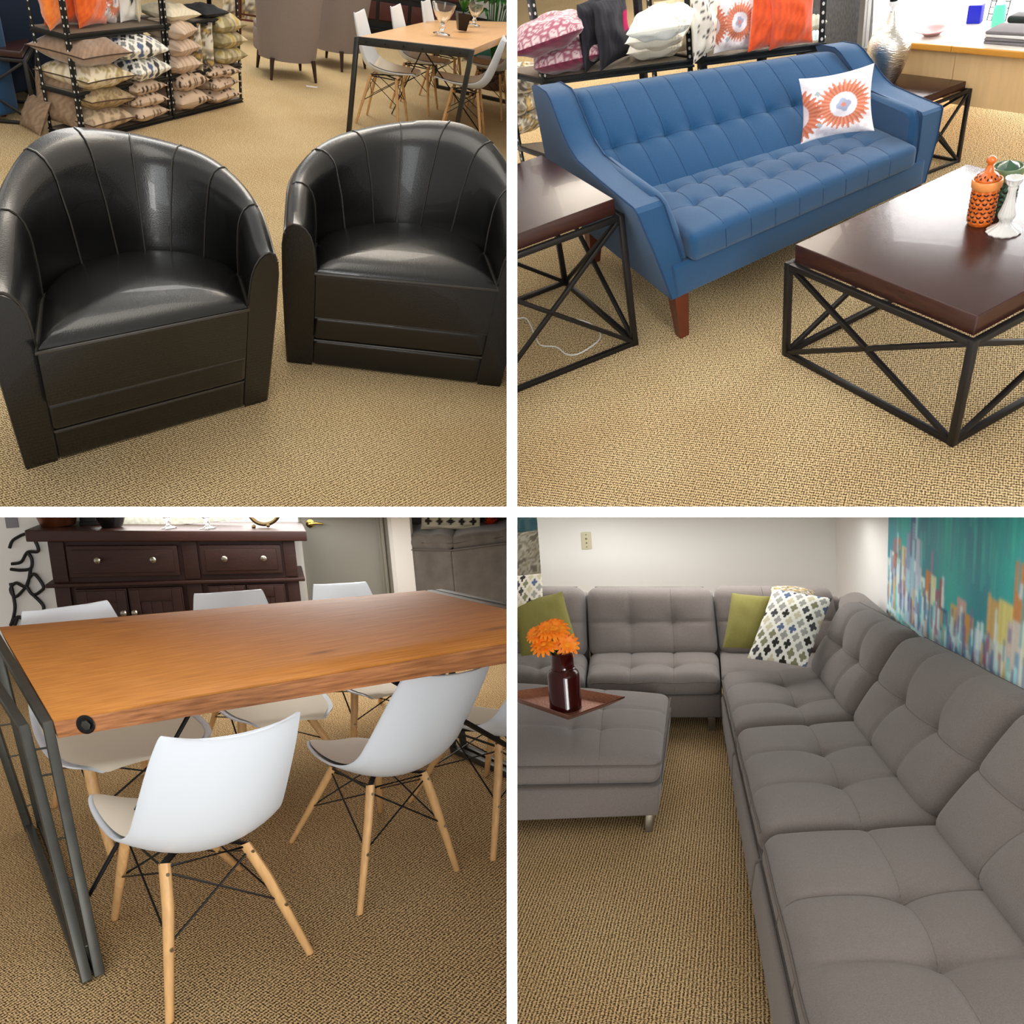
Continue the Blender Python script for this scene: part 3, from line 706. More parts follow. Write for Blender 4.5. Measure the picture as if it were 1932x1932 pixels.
t.solo(MB().lathe([(0, 0), (.045, 0), (.05, .006), (.062, .05), (.066, .09), (.05, .15), (.025, .19), (.012, .22), (.01, .32), (0, .32)], n=32), mat('dark_glaze', (.10, .10, .11), .12, coat=.6))

# jars and candle holder
M_orange = mat('orange_glaze', (.86, .42, .12), .25, coat=.5, var=.2, vscale=9)
M_orange2 = mat('orange_rim_glaze', (.88, .56, .30), .35)
M_green = mat('green_glaze', (.20, .33, .24), .25, coat=.5, var=.25, vscale=12)
M_green2 = mat('green_rim_glaze', (.38, .46, .32), .35)
M_cut = mat('cutout_dark', (.10, .05, .03), .8)
def lattice_jar(loc, m1, m2, label, sc_=1., lid=True):
    t = Thing('lattice_jar', 'TR', loc, 0, label, 'jar', 'pierced ceramic jars', lambda V: np.asarray(V) * sc_)
    R, H = .046, .165; nA, nZ = 12, 7
    def wob(a, z):
        if z < .012 or z > .135: return 1
        k = abs(sin(a * nA / 2 + z * 150)) * abs(sin(a * nA / 2 - z * 150)); return 1 + .07 * k
    prof = [(0, 0), (.040, 0), (.043, .006)] + [(.0445, .012 + .123 * i / 40) for i in range(41)] + [(.049, .140), (.051, .150), (.051, .164), (.047, .167), (.044, .160), (0, .155)]
    b = t.part('body', MB().lathe(prof, n=96, wob=wob), m1, smooth=50)
    t.part('rim', MB().lathe([(.0455, .134), (.0515, .142), (.0525, .163), (.050, .169), (.046, .168), (.044, .160)], n=40), m2)
    hb = MB()
    for i in range(nZ):
        for j in range(nA):
            for sg in (-1, 1):
                a = 2 * pi * (j + .5 * (i % 2)) / nA; z = .022 + i * .0168; a2 = a + sg * .09; V = []
                for q in range(8):
                    w = 2 * pi * q / 8; dx = cos(w) * .0062; dz = sin(w) * .0028; dx, dz = dx * .7 - sg * dz * .7, sg * dx * .7 + dz * .7
                    aa = a2 + dx / .046; V.append((.0478 * cos(aa), .0478 * sin(aa), z + dz))
                hb.add(V, [tuple(range(8))])
    t.part('pierced_holes', hb, M_cut, b, kind='stuff')
    if lid:
        l = t.part('lid', MB().lathe([(0, .160), (.040, .162), (.042, .168), (.037, .180), (.026, .190), (.017, .195), (.013, .210), (.009, .218), (.009, .221), (.014, .227), (.0165, .236), (.014, .245), (.007, .250), (0, .251)], n=36), m1, smooth=60)
        hb = MB()
        for j in range(10):
            for sg, rr, zz in ((0, .0345, .1858), (.5, .040, .1785)):
                a = 2 * pi * (j + sg) / 10; hb.add([((rr + .004 * cos(w)) * cos(a + sin(w) * .07), (rr + .004 * cos(w)) * sin(a + sin(w) * .07), zz - .004 * cos(w) + .0005) for w in [2 * pi * q / 8 for q in range(8)]], [tuple(range(8))])
        t.part('lid_holes', hb, M_cut, l, kind='stuff')
    else:
        t.part('leaf_lid', MB().lathe([(0, .158), (.040, .160), (.030, .175), (.012, .182), (0, .19)], n=24), m1)
    return t
p = at('TR', 1848, 420, .428); lattice_jar((float(p[0]), float(p[1]), .428), M_orange, M_orange2, 'pierced orange ceramic jar with a round-knobbed lid on the coffee table', .82)
p = at('TR', 1893, 403, .428); lattice_jar((float(p[0]), float(p[1]) + .02, .428), M_green, M_green2, 'pierced green ceramic jar behind the fluted white candle holder', .85, False)
p = at('TR', 1893, 437, .428)
t = Thing('candle_holder', 'TR', (float(p[0]), float(p[1]), .428), 0, 'fluted pearly white glass candle holder in front of the green jar', 'candle holder')
fl = lambda a, z: 1 + .035 * cos(a * 14)
t.solo(MB().lathe([(0, 0), (.046, 0), (.048, .004), (.044, .009), (.026, .02), (.018, .028), (.017, .038), (.023, .048), (.024, .056), (.018, .075), (.013, .10), (.010, .125), (.013, .135), (.011, .14), (.02, .15), (.024, .165), (.022, .165), (.0, .15)], n=84, wob=fl), mat('pearl_glass', (.90, .89, .87), .12, coat=.8, trans=.25))

# white cord under the left table
cordp = [(966, 603), (990, 600), (1000, 612), (1012, 640), (1022, 652), (1050, 655), (1068, 668), (1090, 668), (1118, 652), (1132, 638), (1130, 625), (1112, 610), (1085, 602)]
P = [Vector(at('TR', x, y, .006)) for x, y in cordp]; sp = []
for i in range(len(P) - 1):
    a, b, c, d = P[max(i - 1, 0)], P[i], P[i + 1], P[min(i + 2, len(P) - 1)]
    for q in range(6):
        f = q / 6; sp.append(.5 * ((2 * b) + (c - a) * f + (2 * a - 5 * b + 4 * c - d) * f * f + (3 * b - a - 3 * c + d) * f ** 3))
Thing('power_cord', 'TR', label='thin white power cord coiled on the carpet under the left side table', cat='cord').solo(MB().tube(sp, .0032, 6), mat('white_cord', (.85, .84, .82), .5))

# rack behind the sofa
q00 = at('TR', 1024, 148, .6)[:2]; q10 = at('TR', 1430, 95, .6)[:2]; q01 = at('TR', 950, 132, .6)[:2]
q11 = q10 + (q01 - q00) * 1.0 + np.array([.02, .02])
def quad(L_, D_):
    def f(V):
        V = np.asarray(V, float); a = V[:, 0] / L_; b = V[:, 1] / D_
        xy = q00[None] * ((1 - a) * (1 - b))[:, None] + q10[None] * (a * (1 - b))[:, None] + q01[None] * ((1 - a) * b)[:, None] + q11[None] * (a * b)[:, None]
        return np.concatenate([xy - q00, V[:, 2:3]], 1)
    return f
RL, RD = 1.09, .30
KQ = quad(RL, RD)
Q0 = (float(q00[0]), float(q00[1]), 0)
def on_rack(x, y, z): v = KQ(np.array([[x, y, z]]))[0]; return (Q0[0] + v[0], Q0[1] + v[1], z)
def subrack(x0, x1): return lambda V: KQ(np.asarray(V, float) + [x0, 0, 0]) - KQ(np.array([[x0, 0, 0]]))
xm = .78
o = on_rack(0, 0, 0); rack('TR', o, 0, subrack(0, xm), xm, RD, 1.25, (.2, .6), 'black steel rack of wine, black and cream pillows behind the blue sofa', .035, hr=.006)
o = on_rack(xm + .045, 0, 0); rack('TR', o, 0, subrack(xm + .045, 0), RL - xm + .25, RD, 1.25, (.2, .6), 'black steel rack with orange and sunburst pillows behind the blue sofa', .035, hr=.006)
RZ = math.atan2(q10[1] - q00[1], q10[0] - q00[0])
G = 'pillows on the rack behind the blue sofa'
wine = plain('8A2448', '6E1838')
def P_(x, y, z): return on_rack(x, y, z)
def place_px(X, Y, z): v = at('TR', X, Y, z); return (float(v[0]), float(v[1]), z)
pillow('TR', 'throw_pillow', place_px(1072, 128, .605), RZ + .35, .36, .32, .15, lace, 'pink lace-print pillow with wine velvet underside lying on the rack, lower of two', G, lie=True, back=wine, n=50, seed=1, ear=.05, m=M_velvet)
pillow('TR', 'throw_pillow', place_px(1036, 92, .735), RZ + .25, .38, .32, .15, lace, 'pink lace-print pillow with wine velvet underside lying on the rack, upper of two', G, lie=True, back=wine, n=50, seed=2, ear=.05, m=M_velvet, roll=-.12)
def blackpink(u, v, seed=0): return lin('B01458') if (u > .35 and -.1 < v < .45) else mixc(lin('25242A'), lin('34333A'), .5 + .5 * sin(u * 30))
pillow('TR', 'throw_pillow', place_px(1126, 122, .603), RZ + 1.35, .26, .30, .07, blackpink, 'black pillow with a magenta patch standing on edge beside the pink pillows', G, n=30, seed=3)
pillow('TR', 'throw_pillow', place_px(1162, 119, .603), RZ + 1.15, .25, .30, .085, blackpink, 'black pillow with a magenta patch standing beside the cream pillows', G, n=30, seed=4)
for i, z in enumerate((.603, .705, .80)):
    pillow('TR', 'throw_pillow', place_px(1242 + 4 * i, 104 - 27 * i + 9 * i, z), RZ + (.03, -.05, .05)[i], .27, .24, .12, lambda u, v: speck(u, v, 5), ('cream speckled pillow at the bottom of the stack on the rack', 'cream speckled pillow, second in the stack on the rack', 'cream speckled pillow, topmost in the stack on the rack')[i], G, lie=True, n=44, ear=.03, seed=6 + i)
pillow('TR', 'throw_pillow', place_px(1288, 100, .603), RZ + .3, .24, .24, .07, lambda u, v: speck(u, v, 9, 'DCCBA8'), 'beige pillow leaning behind the cream stack near the rack post', G, n=24, lean=-.1)
pillow('TR', 'throw_pillow', place_px(1335, 104, .603), RZ + 1.2, .26, .30, .07, lambda u, v: lin('55504A') if hsh(round(u * 12), round(v * 12)) > .86 else lin('F3EFE2'), 'white sketch-print pillow standing on edge right of the rack posts', G, n=36)
pillow('TR', 'throw_pillow', place_px(1387, 98, .603), RZ + .25, .20, .24, .08, lambda u, v: ikat(u * 1.1, v * 1.1, .05, .1), 'white and rust sunburst pillow standing on the rack beside the orange ones', G, n=60, roll=.1)
org = plain('F25A1A', 'DD4A12')
pillow('TR', 'throw_pillow', place_px(1446, 93, .603), RZ + .75, .21, .24, .09, org, 'orange pillow leaning towards the sunburst pillow on the rack', G, n=24, m=M_velvet, roll=.14)
pillow('TR', 'throw_pillow', place_px(1492, 88, .603), RZ + .2, .19, .24, .12, org, 'plump orange pillow at the right end of the rack', G, n=24, m=M_velvet)
for i in range(3):
    pillow('TR', 'throw_pillow', place_px(985, 245 - i * 38, .205 + .12 * i), .3 + .4 * i, .34, .32, .13, lambda u, v, i=i: leafy(u * 1.3, v * 1.3, i * 2), ('leaf-print pillow at the bottom of the lower rack stack', 'leaf-print pillow in the middle of the lower rack stack', 'leaf-print pillow on top of the lower rack stack')[i], G, lie=True, n=30, seed=i)

# background right: wicker panel, easel card, window, desk
M_wick = mat('grey_wicker', (.36, .37, .39), .8, bump=1, bscale=90, var=.35, vscale=120, stretch=(1, 1, .3))
a = at('TR', 1548, 108, 0); b = at('TR', 1610, 95, 0)
t = Thing('wicker_chair', 'TR', (float(a[0]), float(a[1]), 0), math.atan2(b[1] - a[1], b[0] - a[0]), 'tall grey woven wicker chair back beside the window', 'chair')
t.part('back', MB().box((-.12, 0, .02), (.33, .06, 1.1), .02), M_wick)
t.part('side', MB().box((-.14, -.03, .02), (-.10, .45, 1.1), .01), mat('dark_wicker', (.13, .12, .11), .8, bump=1, bscale=90))
pillow('TR', 'seat_pad', place_px(1530, 84, .50), .2, .10, .10, .06, plain('CFE0E0'), 'pale blue pad glimpsed beside the orange pillow', None, lie=True, n=14)
pillow('TR', 'seat_pad', place_px(1531, 56, .60), .2, .10, .10, .06, plain('C9CDB8'), 'pale green pad above the pale blue one beside the orange pillow', None, lie=True, n=14)
a = at('TR', 1604, 105, 0)
t = Thing('folded_screen', 'TR', (float(a[0]) + .05, float(a[1]) - .2, 0), .9, 'pale curled fabric panel standing before the shop window', 'panel', tilt=Matrix.Rotation(-.12, 4, 'Y'))
t.solo(MB().grid([[(.02 * sin(i * .6) + j * .03, .02 * cos(j * 1.5), .0 + i * .06) for j in range(5)] for i in range(14)]), mat('cream_cloth', (.90, .88, .78), .9, var=.1, vscale=60), 60)
M_glow = mat('daylight_outside', (1, 1, 1), .5, emit=7)
M_frame = mat('window_frame_grey', (.45, .45, .45), .4)
A = at('TR', 1625, 100, 0); B_ = at('TR', 1800, 118, 0)
yw = math.atan2(B_[1] - A[1], B_[0] - A[0])
t = Thing('window_1', 'TR', (float(A[0]), float(A[1]), 0), yw, kind='structure')
t.part('window_pane', MB().box((-.0, .02, .03), (2.6, .03, 2.2)), mat('window_glass', (1, 1, 1), .02, trans=1., ior=1.01))
t.part('daylight', MB().box((-.3, .5, -.2), (3.2, .52, 2.6)), M_glow)
fm = MB().box((-.04, 0, 0), (0, .06, 2.2)).box((.95, 0, 0), (.98, .06, 2.2)).box((-.04, 0, 0), (2.6, .06, .03))
t.part('window_frame', fm, M_frame)
ln = MB()
for i in range(6): ln.box((.35 + .12 * (i % 3), .30, .28 + .05 * i), (.62 + .12 * (i % 3), .31, .30 + .05 * i))
t.part('street_marks', ln, mat('street_grey', (.4, .4, .4), .8), kind='stuff')
# desk
M_deskw = mat('pale_oak_laminate', (.86, .72, .52), .5, var=.08, vscale=5, stretch=(8, 8, 1))
M_deske = mat('oak_desk_edging', (.80, .56, .22), .4)
M_deskt = mat('white_laminate', (.93, .90, .86), .35)
zt = .5
e1 = at('TR', 1650, 74, zt); e2 = at('TR', 1798, 86, zt); e3 = at('TR', 1932, 97, zt)
yd = math.atan2(e3[1] - e1[1], e3[0] - e1[0]); Ld = float(np.linalg.norm((e3 - e1)[:2])); Lm = float(np.linalg.norm((e2 - e1)[:2]))
t = Thing('reception_desk', 'TR', (float(e1[0]), float(e1[1]), 0), yd, 'white-topped pale oak reception desk at the upper right', 'desk')
t.part('desktop', MB().box((0, 0, zt - .022), (Ld + .5, .9, zt)), M_deskt)
t.part('edging', MB().box((0, -.012, zt - .024), (Lm - .002, 0, zt + .001), .003), M_deske)
t.part('edging', MB().box((Lm + .002, -.012, zt - .024), (Ld + .5, 0, zt + .001), .003), M_deske)
t.part('front_panel', MB().box((.02, .03, .27), (Lm - .002, .05, zt - .024)), M_deskw)
t.part('front_panel', MB().box((Lm + .002, .03, .25), (Ld + .5, .05, zt - .024)), M_deskw)
t.part('side_panel', MB().box((.02, .03, 0), (.045, .85, zt - .024)), M_deskw)
def on_desk(X, Y): v = at('TR', X, Y, zt); return (float(v[0]), float(v[1]), zt)
Thing('blue_box', 'TR', on_desk(1838, 43), yd + .2, 'small deep blue box on the reception desk', 'box').solo(MB().box((-.03, -.02, 0), (.03, .02, .075), .004), mat('deep_blue', (.05, .10, .72), .4))
t = Thing('bottle', 'TR', on_desk(1881, 52), 0, 'mint green bottle on the reception desk', 'bottle'); t.part('body', MB().lathe([(0, 0), (.024, 0), (.026, .01), (.026, .08), (.02, .092), (0, .092)]), mat('mint_green', (.40, .85, .72), .4)); t.part('cap', MB().lathe([(0, .09), (.016, .09), (.016, .11), (0, .11)]), M_whitepl)
t = Thing('dish', 'TR', on_desk(1758, 66), 0, 'shallow pink dish on the reception desk', 'dish'); t.solo(MB().lathe([(0, 0), (.03, 0), (.055, .018), (.075, .024), (.072, .027), (.05, .022), (.02, .006), (0, .006)], n=32), mat('pink_dish', (.74, .55, .55), .3))
for i in range(4):
    Thing('folded_cloth', 'TR', (on_desk(1893, 78)[0], on_desk(1893, 78)[1], zt + .013 * i), yd + .05 * (i % 2), ('grey striped folded cloth at the bottom of the pile on the desk', 'grey folded cloth second in the pile on the desk', 'white folded cloth third in the pile on the desk', 'grey folded cloth topmost in the pile on the desk')[i], 'cloth', 'folded cloths on the desk').solo(MB().box((-.06, -.05, 0), (.14, .07, .012), .005), mat(('cloth_grey', 'cloth_white')[i == 2], ((.45, .43, .44), (.85, .84, .83))[i == 2], .9))
t = Thing('wire_organiser', 'TR', on_desk(1862, 38), yd, 'dark wire mesh desk organiser at the top right', 'organiser')
mb = MB()
for i in range(5): mb.tube([(.0 + i * .022, 0, 0), (.0 + i * .022, .02, .12)], .002, 5); mb.tube([(0, .004 * i, .025 * i), (.09, .004 * i, .025 * i)], .002, 5)
t.solo(mb, M_wire)
Thing('handbag', 'TR', (on_desk(1925, 42)[0], on_desk(1925, 42)[1], zt), yd, 'black bag lying on the reception desk', 'bag').solo(MB().box((-.05, -.03, 0), (.12, .05, .03), .013, 3), mat('black_bag', (.06, .06, .065), .6))
# ================================================================ top left corner: tub chairs, pillow racks, dining set
tub_chair(kfun(TUBA), (*TUBA['pos'], 0), TUBA['yaw'], 'black leather tub chair at the left, nearest the camera')
tub_chair(kfun(TUBB), (*TUBB['pos'], 0), TUBB['yaw'], 'black leather tub chair at the right, in front of the dining table')

RX, RY, RZZ = -3.194, 5.178, 1.384
def rk(x, y, z=0): return (RX + cos(RZZ) * x - sin(RZZ) * y, RY + sin(RZZ) * x + cos(RZZ) * y, z)
LV = (.032, .287, .61, .93)
rack('TL', rk(0, 0), RZZ, None, .895, .26, 1.3, LV, 'left black steel pillow rack, brown and quatrefoil pillows on it', .045, hr=.006)
rack('TL', rk(.912, 0), RZZ, None, .895, .26, 1.3, LV, 'black steel pillow rack on the right, beige block-print pillows on it', .045, hr=.006)
G = 'pillows on the upper left racks'
brown = plain('9A8068', '7E6650')
def RP(x, y, z, W, H, T, fn, label, dz=0, **k):
    if k.get('lie'): T *= 1.3
    pillow('TL', 'throw_pillow', rk(x, y, z), RZZ + dz, W, H, T, fn, label, G, **k)
z0, z1, z2 = LV[0] + .002, LV[1] + .002, LV[2] + .002
pp = M_cherry
RP(.22, .11, z0, .42, .38, .125, lambda u, v: floral(u, v, 1, ('A8927A', '8E765E', 'C4AE90', '99866C', 'B79F84')), 'brown floral pillow at the bottom left of the lowest rack shelf', lie=True, seed=1, n=30, pipe=mat('brown_piping', (.32, .22, .17), .8))
RP(.24, .11, z0 + .128, .42, .38, .12, lambda u, v: floral(u, v, 2, ('A08B6E', '8A7658', 'B8A27E', '94825F', 'AE9A74')), 'olive brown brocade pillow stacked on the lowest rack shelf', lie=True, seed=2, n=30, pipe=mat('brown_piping', (.32, .22, .17), .8), roll=.05)
RP(.03, .22, .06, .34, .30, .10, brown, 'plain brown pillow tucked upright at the back of the lowest shelf', dz=1.5, lean=.2, n=20)
RP(-.06, .36, .0, .26, .22, .09, brown, 'brown pillow lying on the carpet behind the rack', dz=1.2, n=18, lean=.5)
for i in range(3):
    RP(.63, .10, z0 + .082 * i, .36, .33, .09, lambda u, v, i=i: blocks(u, v, i + 1), ('beige block-print pillow at the bottom of the left rack', 'beige block-print pillow in the middle of its stack on the left rack', 'beige block-print pillow topmost under the middle shelf of the left rack')[i], dz=(.1, -.08, .06)[i], lie=True, seed=10 + i, n=36)
RP(.22, .10, z1, .44, .40, .125, lambda u, v: floral(u, v, 4, ('D8C8A8', 'B9A582', 'E4D8BE', 'AC9A62', 'CBB99A')), 'cream brocade pillow on the middle shelf of the left rack', lie=True, seed=4, n=30, pipe=mat('dark_piping', (.26, .2, .16), .8))
RP(.20, .10, z1 + .128, .44, .42, .14, plain('A5856A', '8C7058'), 'brown velvet pillow on top of the cream brocade one', lie=True, seed=5, n=30, m=M_velvet, pipe=mat('dark_piping', (.26, .2, .16), .8))
q1 = lambda u, v: quatre(u, v, 2.7, 1, 'F4F2EA', ('3A3A3C', '8A8B88', '5D6C90', '4A4A4A', 'B0B0A8'))
RP(.64, .09, z1, .40, .38, .13, q1, 'white quatrefoil-print pillow, lower of the pair on the middle shelf', lie=True, seed=6, n=70, dz=.1)
RP(.60, .09, z1 + .130, .42, .40, .125, q1, 'white quatrefoil-print pillow, upper of the pair on the middle shelf', lie=True, seed=7, n=70, dz=-.12)
orng = plain('FF7A1E', 'F05A12')
RP(.10, .16, z2, .32, .34, .13, plain('FF9030', 'F57218'), 'light orange pillow at the left end of the top rack shelf', n=22, m=M_velvet, dz=.5)
RP(.20, .19, z2, .30, .30, .12, orng, 'orange pillow half hidden behind the rack post', n=22, m=M_velvet, dz=-.1)
RP(.34, .10, z2, .30, .34, .13, orng, 'bright orange pillow right of the rack post on the top shelf', n=22, m=M_velvet, dz=.15)
RP(.50, .13, z2, .28, .32, .11, lambda u, v: ikat(u, v, .1, 0), 'sunburst-print pillow leaning on the top rack shelf', n=50, dz=.3, roll=.25)
RP(.57, .17, z2, .26, .28, .09, plain('B8A8A0', '9A8A84'), 'mauve pillow behind the sunburst one on the top rack shelf', n=18, dz=-.1, roll=.2)
RP(.72, .12, z2, .20, .30, .05, lambda u, v: lin('2A2A2C') if abs(u) + abs(v) < .4 else lin('F0EFEA'), 'white pillow with a black diamond on the top rack shelf', n=24)
RP(.80, .12, z2, .16, .30, .05, plain('E8DCC4'), 'cream lumbar pillow at the right of the left top shelf', n=16, dz=.7)
RP(.86, .2, z2, .16, .30, .05, lambda u, v: blocks(u, v, 8, '9AA090'), 'grey green patterned pillow behind the rack uprights', n=20, dz=.2)
for i in range(2):
    RP(1.12, .10, z0 + .125 * i, .36, .34, .125, lambda u, v, i=i: blocks(u, v, i + 21), ('beige block-print pillow at the bottom left of the right rack', 'beige block-print pillow stacked second at the left of the right rack')[i], dz=.1 * i, lie=True, seed=20 + i, n=36)
for i in range(3):
    RP(1.52, .10, z0 + .085 * i, .38, .34, .09, lambda u, v, i=i: blocks(u, v, i + 31), ('beige block-print pillow at the bottom right of the right rack', 'beige block-print pillow in the middle at the right of the right rack', 'beige block-print pillow on top at the right of the right rack')[i], dz=(.05, .15, -.1)[i], lie=True, seed=30 + i, n=36)
for i in range(3):
    RP(1.06, .08, z1 + .105 * i, .30, .32, .11, lambda u, v, i=i: stripey(u, v, i * .3), ('striped beige pillow at the bottom of its stack on the right rack', 'striped beige pillow in the middle of its stack on the right rack', 'striped beige pillow topmost in its stack on the right rack')[i], dz=.15 * i, lie=True, seed=40 + i, n=24)
RP(1.29, .10, z1, .28, .31, .10, lambda u, v: leafy(u, v, 3), 'leaf-print pillow standing on edge right of the striped stack', dz=1.35, n=24)
RP(1.41, .10, z1, .28, .31, .11, lambda u, v: leafy(u, v, 6), 'leaf-print pillow standing on edge left of the olive stack', dz=1.5, n=24)
for i in range(3):
    RP(1.64, .09, z1 + .105 * i, .34, .33, .115, lambda u, v, i=i: floral(u * .8, v * .8, i * 3 + 1, ('B5A888', '8F8361', '9C9068', 'C6B998', 'B8A258')), ('olive floral pillow at the bottom of the right end stack', 'olive floral pillow in the middle of the right end stack', 'olive floral pillow on top of the right end stack')[i], lie=True, seed=50 + i, n=28)
RP(1.10, .10, z2, .34, .30, .08, plain('EADFC4'), 'cream pillow lying on the top shelf of the right rack', lie=True, n=20)
RP(1.50, .10, z2, .30, .26, .06, plain('2C2E33'), 'black folded throw pillow on the top shelf of the right rack', lie=True, n=16)

# blue sofa and iron table behind the racks
a = at('TL', 20, 190, 0)
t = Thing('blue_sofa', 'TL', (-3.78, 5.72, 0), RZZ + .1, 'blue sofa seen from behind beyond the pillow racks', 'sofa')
t.part('back_panel', MB().box((-.35, .0, .12), (1.3, .12, .72), .03, 3), mat('blue_in_shade', (.06, .13, .22), .95))  # same blue fabric as the arms, its shade put into the colour
V, F = rbox((.09, .10, .30), .03, 2); t.part('arm', MB().add(V + [-.42, .02, .34], F), M_blue)
V, F = rbox((.07, .40, .24), .03, 2); t.part('arm', MB().add(V + [-.42, .45, .36], F), M_blue)
t.part('seat', MB().box((-.33, .1, .14), (1.3, .75, .40), .03), M_blue)
for x in (-.36, 1.2): t.part('leg', MB().tube([(x, .05, .14), (x, .03, 0)], [.025, .016], 8), M_cherry)
pillow('TL', 'throw_pillow', (-4.05, 5.75, .42), 1.9, .34, .34, .11, lambda u, v: floral(u, v, 9, ('F0E4D2', 'E0B890', 'D8C8B8', 'F6EEE2', 'C8B29A')), 'pale floral pillow on the far blue sofa at the left edge', n=20)
p = at('TL', 66, 236, 0)
iron_table('TL', (float(p[0]), float(p[1]), 0), .45, None, .50, .50, .43, .04, 'side_table', 'walnut and black iron side table at the left edge behind the tub chair', 'table')

# two grey accent chairs seen from behind
M_taupe = mat('taupe_linen', (.55, .50, .475), .9, bump=.4, bscale=300, var=.1, vscale=200)
M_dleg = mat('dark_walnut_leg', (.20, .12, .09), .4)
def accent_chair(pos, rz, label):
    t = Thing('slipper_chair', 'TL', pos, rz, label, 'chair', 'grey slipper chairs')
    rows = []
    for i in range(15):      # curved back wrapping down to the apron, faces +y
        f = i / 14; z = .16 + .78 * f; w = .262 + .055 * f; y0 = -.02 - .10 * f; dp = .24 + .02 * f
        rows.append([(w * sin(a), y0 - dp * max(-.35, cos(a)), z) for a in np.linspace(-1.9, 1.9, 21)] + [((w - .05) * sin(a), y0 - (dp - .05) * max(-.35, cos(a)), z) for a in np.linspace(1.9, -1.9, 21)])
    mb = MB().grid(rows, closed_u=True); n = len(rows[0]); mb.f.append(tuple(range(n))[::-1]); mb.f.append(tuple(range(14 * n, 15 * n)))
    t.part('back', mb, M_taupe, smooth=50)
    V, F = rbox((.235, .22, .10), .03, 3); t.part('seat', MB().add(V + [0, .09, .26], F), M_taupe)
    V, F = rbox((.23, .21, .045), .04, 3); t.part('seat_cushion', MB().add(V + [0, .11, .37], F), M_taupe)
    for x in (-.19, .19):
        for y in (-.20, .24): t.part('leg', MB().tube([(x, y, .18), (x * 1.1, y * 1.12, 0)], [.022, .012], 10), M_dleg)
    return t
accent_chair((-2.93, 8.22, 0), .62, 'grey slipper chair nearer the pillow racks')
accent_chair((-2.74, 9.15, 0), 1.25, 'grey slipper chair farther back, partly behind the other')
t = Thing('bar_stool', 'TL', (-3.72, 9.5, 0), .3, 'brown wooden stool in the far background between rack and grey chair', 'stool')
t.part('seat', MB().box((-.2, -.2, .52), (.2, .2, .56), .01), M_cherry)
for x in (-.16, .16):
    for y in (-.16, .16): t.part('leg', MB().tube([(x, y, .53), (x * 1.15, y * 1.15, 0)], [.022, .015], 8), M_cherry)
t.part('stretcher', MB().beam((-.17, -.17, .22), (.17, -.17, .22), .018).beam((-.17, .17, .22), (.17, .17, .22), .018), M_cherry)
for i in range(2):
    pillow('TL', 'floor_cushion', (-4.05 + .25 * i, 10.1, .1), .6, .55, .5, .2, lambda u, v, i=i: leafy(u * 2, v * 2, i), ('left leaf-print cushion piled behind the stool', 'right leaf-print cushion piled behind the stool')[i], 'cushions behind the stool', n=18)

# industrial dining table
TX, TY, TZ = -1.876, 6.783, -.112
kt = kfun(TABT)
t = Thing('dining_table', 'TL', (TX, TY, 0), TZ, 'light wood dining table on a grey steel frame, set with glass bowls', 'table', None, kt)
M_oak = mat('light_oak_top', (.80, .62, .42), .4, var=.12, vscale=5, stretch=(14, 1, 1))
W_, L_, H_ = .88, 2.3, .70
t.part('tabletop', MB().box((.01, .03, H_ - .05), (W_ - .01, L_, H_), .004), M_oak)
for x in (0, W_):
    for y in (0, L_): t.part('leg', MB().beam((x, y, 0), (x, y, H_), .034, .034), M_gunmetal)
for y in (0, L_):
    t.part('end_rail', MB().box((0, y - .017, H_ - .055), (W_, y + .017, H_ + .002), .002), M_gunmetal)
    for i in range(6): t.part('bolt', MB().tube([(.08 + i * (W_ - .16) / 5, y - .017, H_ - .03), (.08 + i * (W_ - .16) / 5, y - .022, H_ - .03)], .006, 8), M_wire)
    t.part('bottom_rail', MB().beam((0, y, .02), (W_, y, .02), .03), M_gunmetal) if y > 0 else None
t.part('tie_rod', MB().tube([(W_ * .5, .25, H_ - .06), (W_ * .05, .85, .0)], .005, 8), M_wire)
t.part('tie_rod', MB().tube([(W_ * .5, .25, H_ - .06), (W_ * .98, .85, .0)], .005, 8), M_wire)
def tp(x, y, z=0): return (TX + cos(TZ) * x - sin(TZ) * y, TY + sin(TZ) * x + cos(TZ) * y, z)
G = 'white shell chairs round the light wood table'
def zc(X, Y, z=.34): v = at('TL', 440 + X * .2723, Y * .2723, z); return (float(v[0]), float(v[1]), 0)
base = shell_chair('TL', zc(1050, 545), TZ - 1.45, lambda V: np.asarray(V, float) * [.80, .78, .96], 'white shell chair nearest on the left side of the light wood table', G, .76, d=.23, w=.22)
dup(base.root, 'TL', zc(1275, 468), TZ - 1.5, 'white shell chair second on the left side of the light wood table')
dup(base.root, 'TL', zc(1465, 400), TZ - 1.5, 'white shell chair third on the left side of the light wood table')
dup(base.root, 'TL', zc(1620, 640), TZ + 1.75, 'white shell chair nearest on the right side of the light wood table')
dup(base.root, 'TL', zc(1790, 515), TZ + 1.65, 'white shell chair second on the right side of the light wood table')
M_glass = mat('clear_glass', (.96, .97, .97), .03, trans=1, ior=1.45)
def compote(room, loc, label, s=1.):
    t = Thing('glass_compote', room, loc, 0, label, 'bowl', 'footed glass bowls' if room == 'TL' else 'footed glass bowls on the sideboard', lambda V: np.asarray(V) * s)
    t.part('foot', MB().lathe([(0, 0), (.07, 0), (.072, .006), (.03, .016), (.016, .03), (.028, .05), (.016, .068), (.02, .08), (0, .08)], n=28), M_glass)
    t.part('bowl', MB().lathe([(0, .078), (.03, .085), (.06, .12), (.085, .17), (.10, .22), (.096, .22), (.08, .17), (.055, .125), (.02, .092), (0, .09)], n=28), M_glass)
    return t
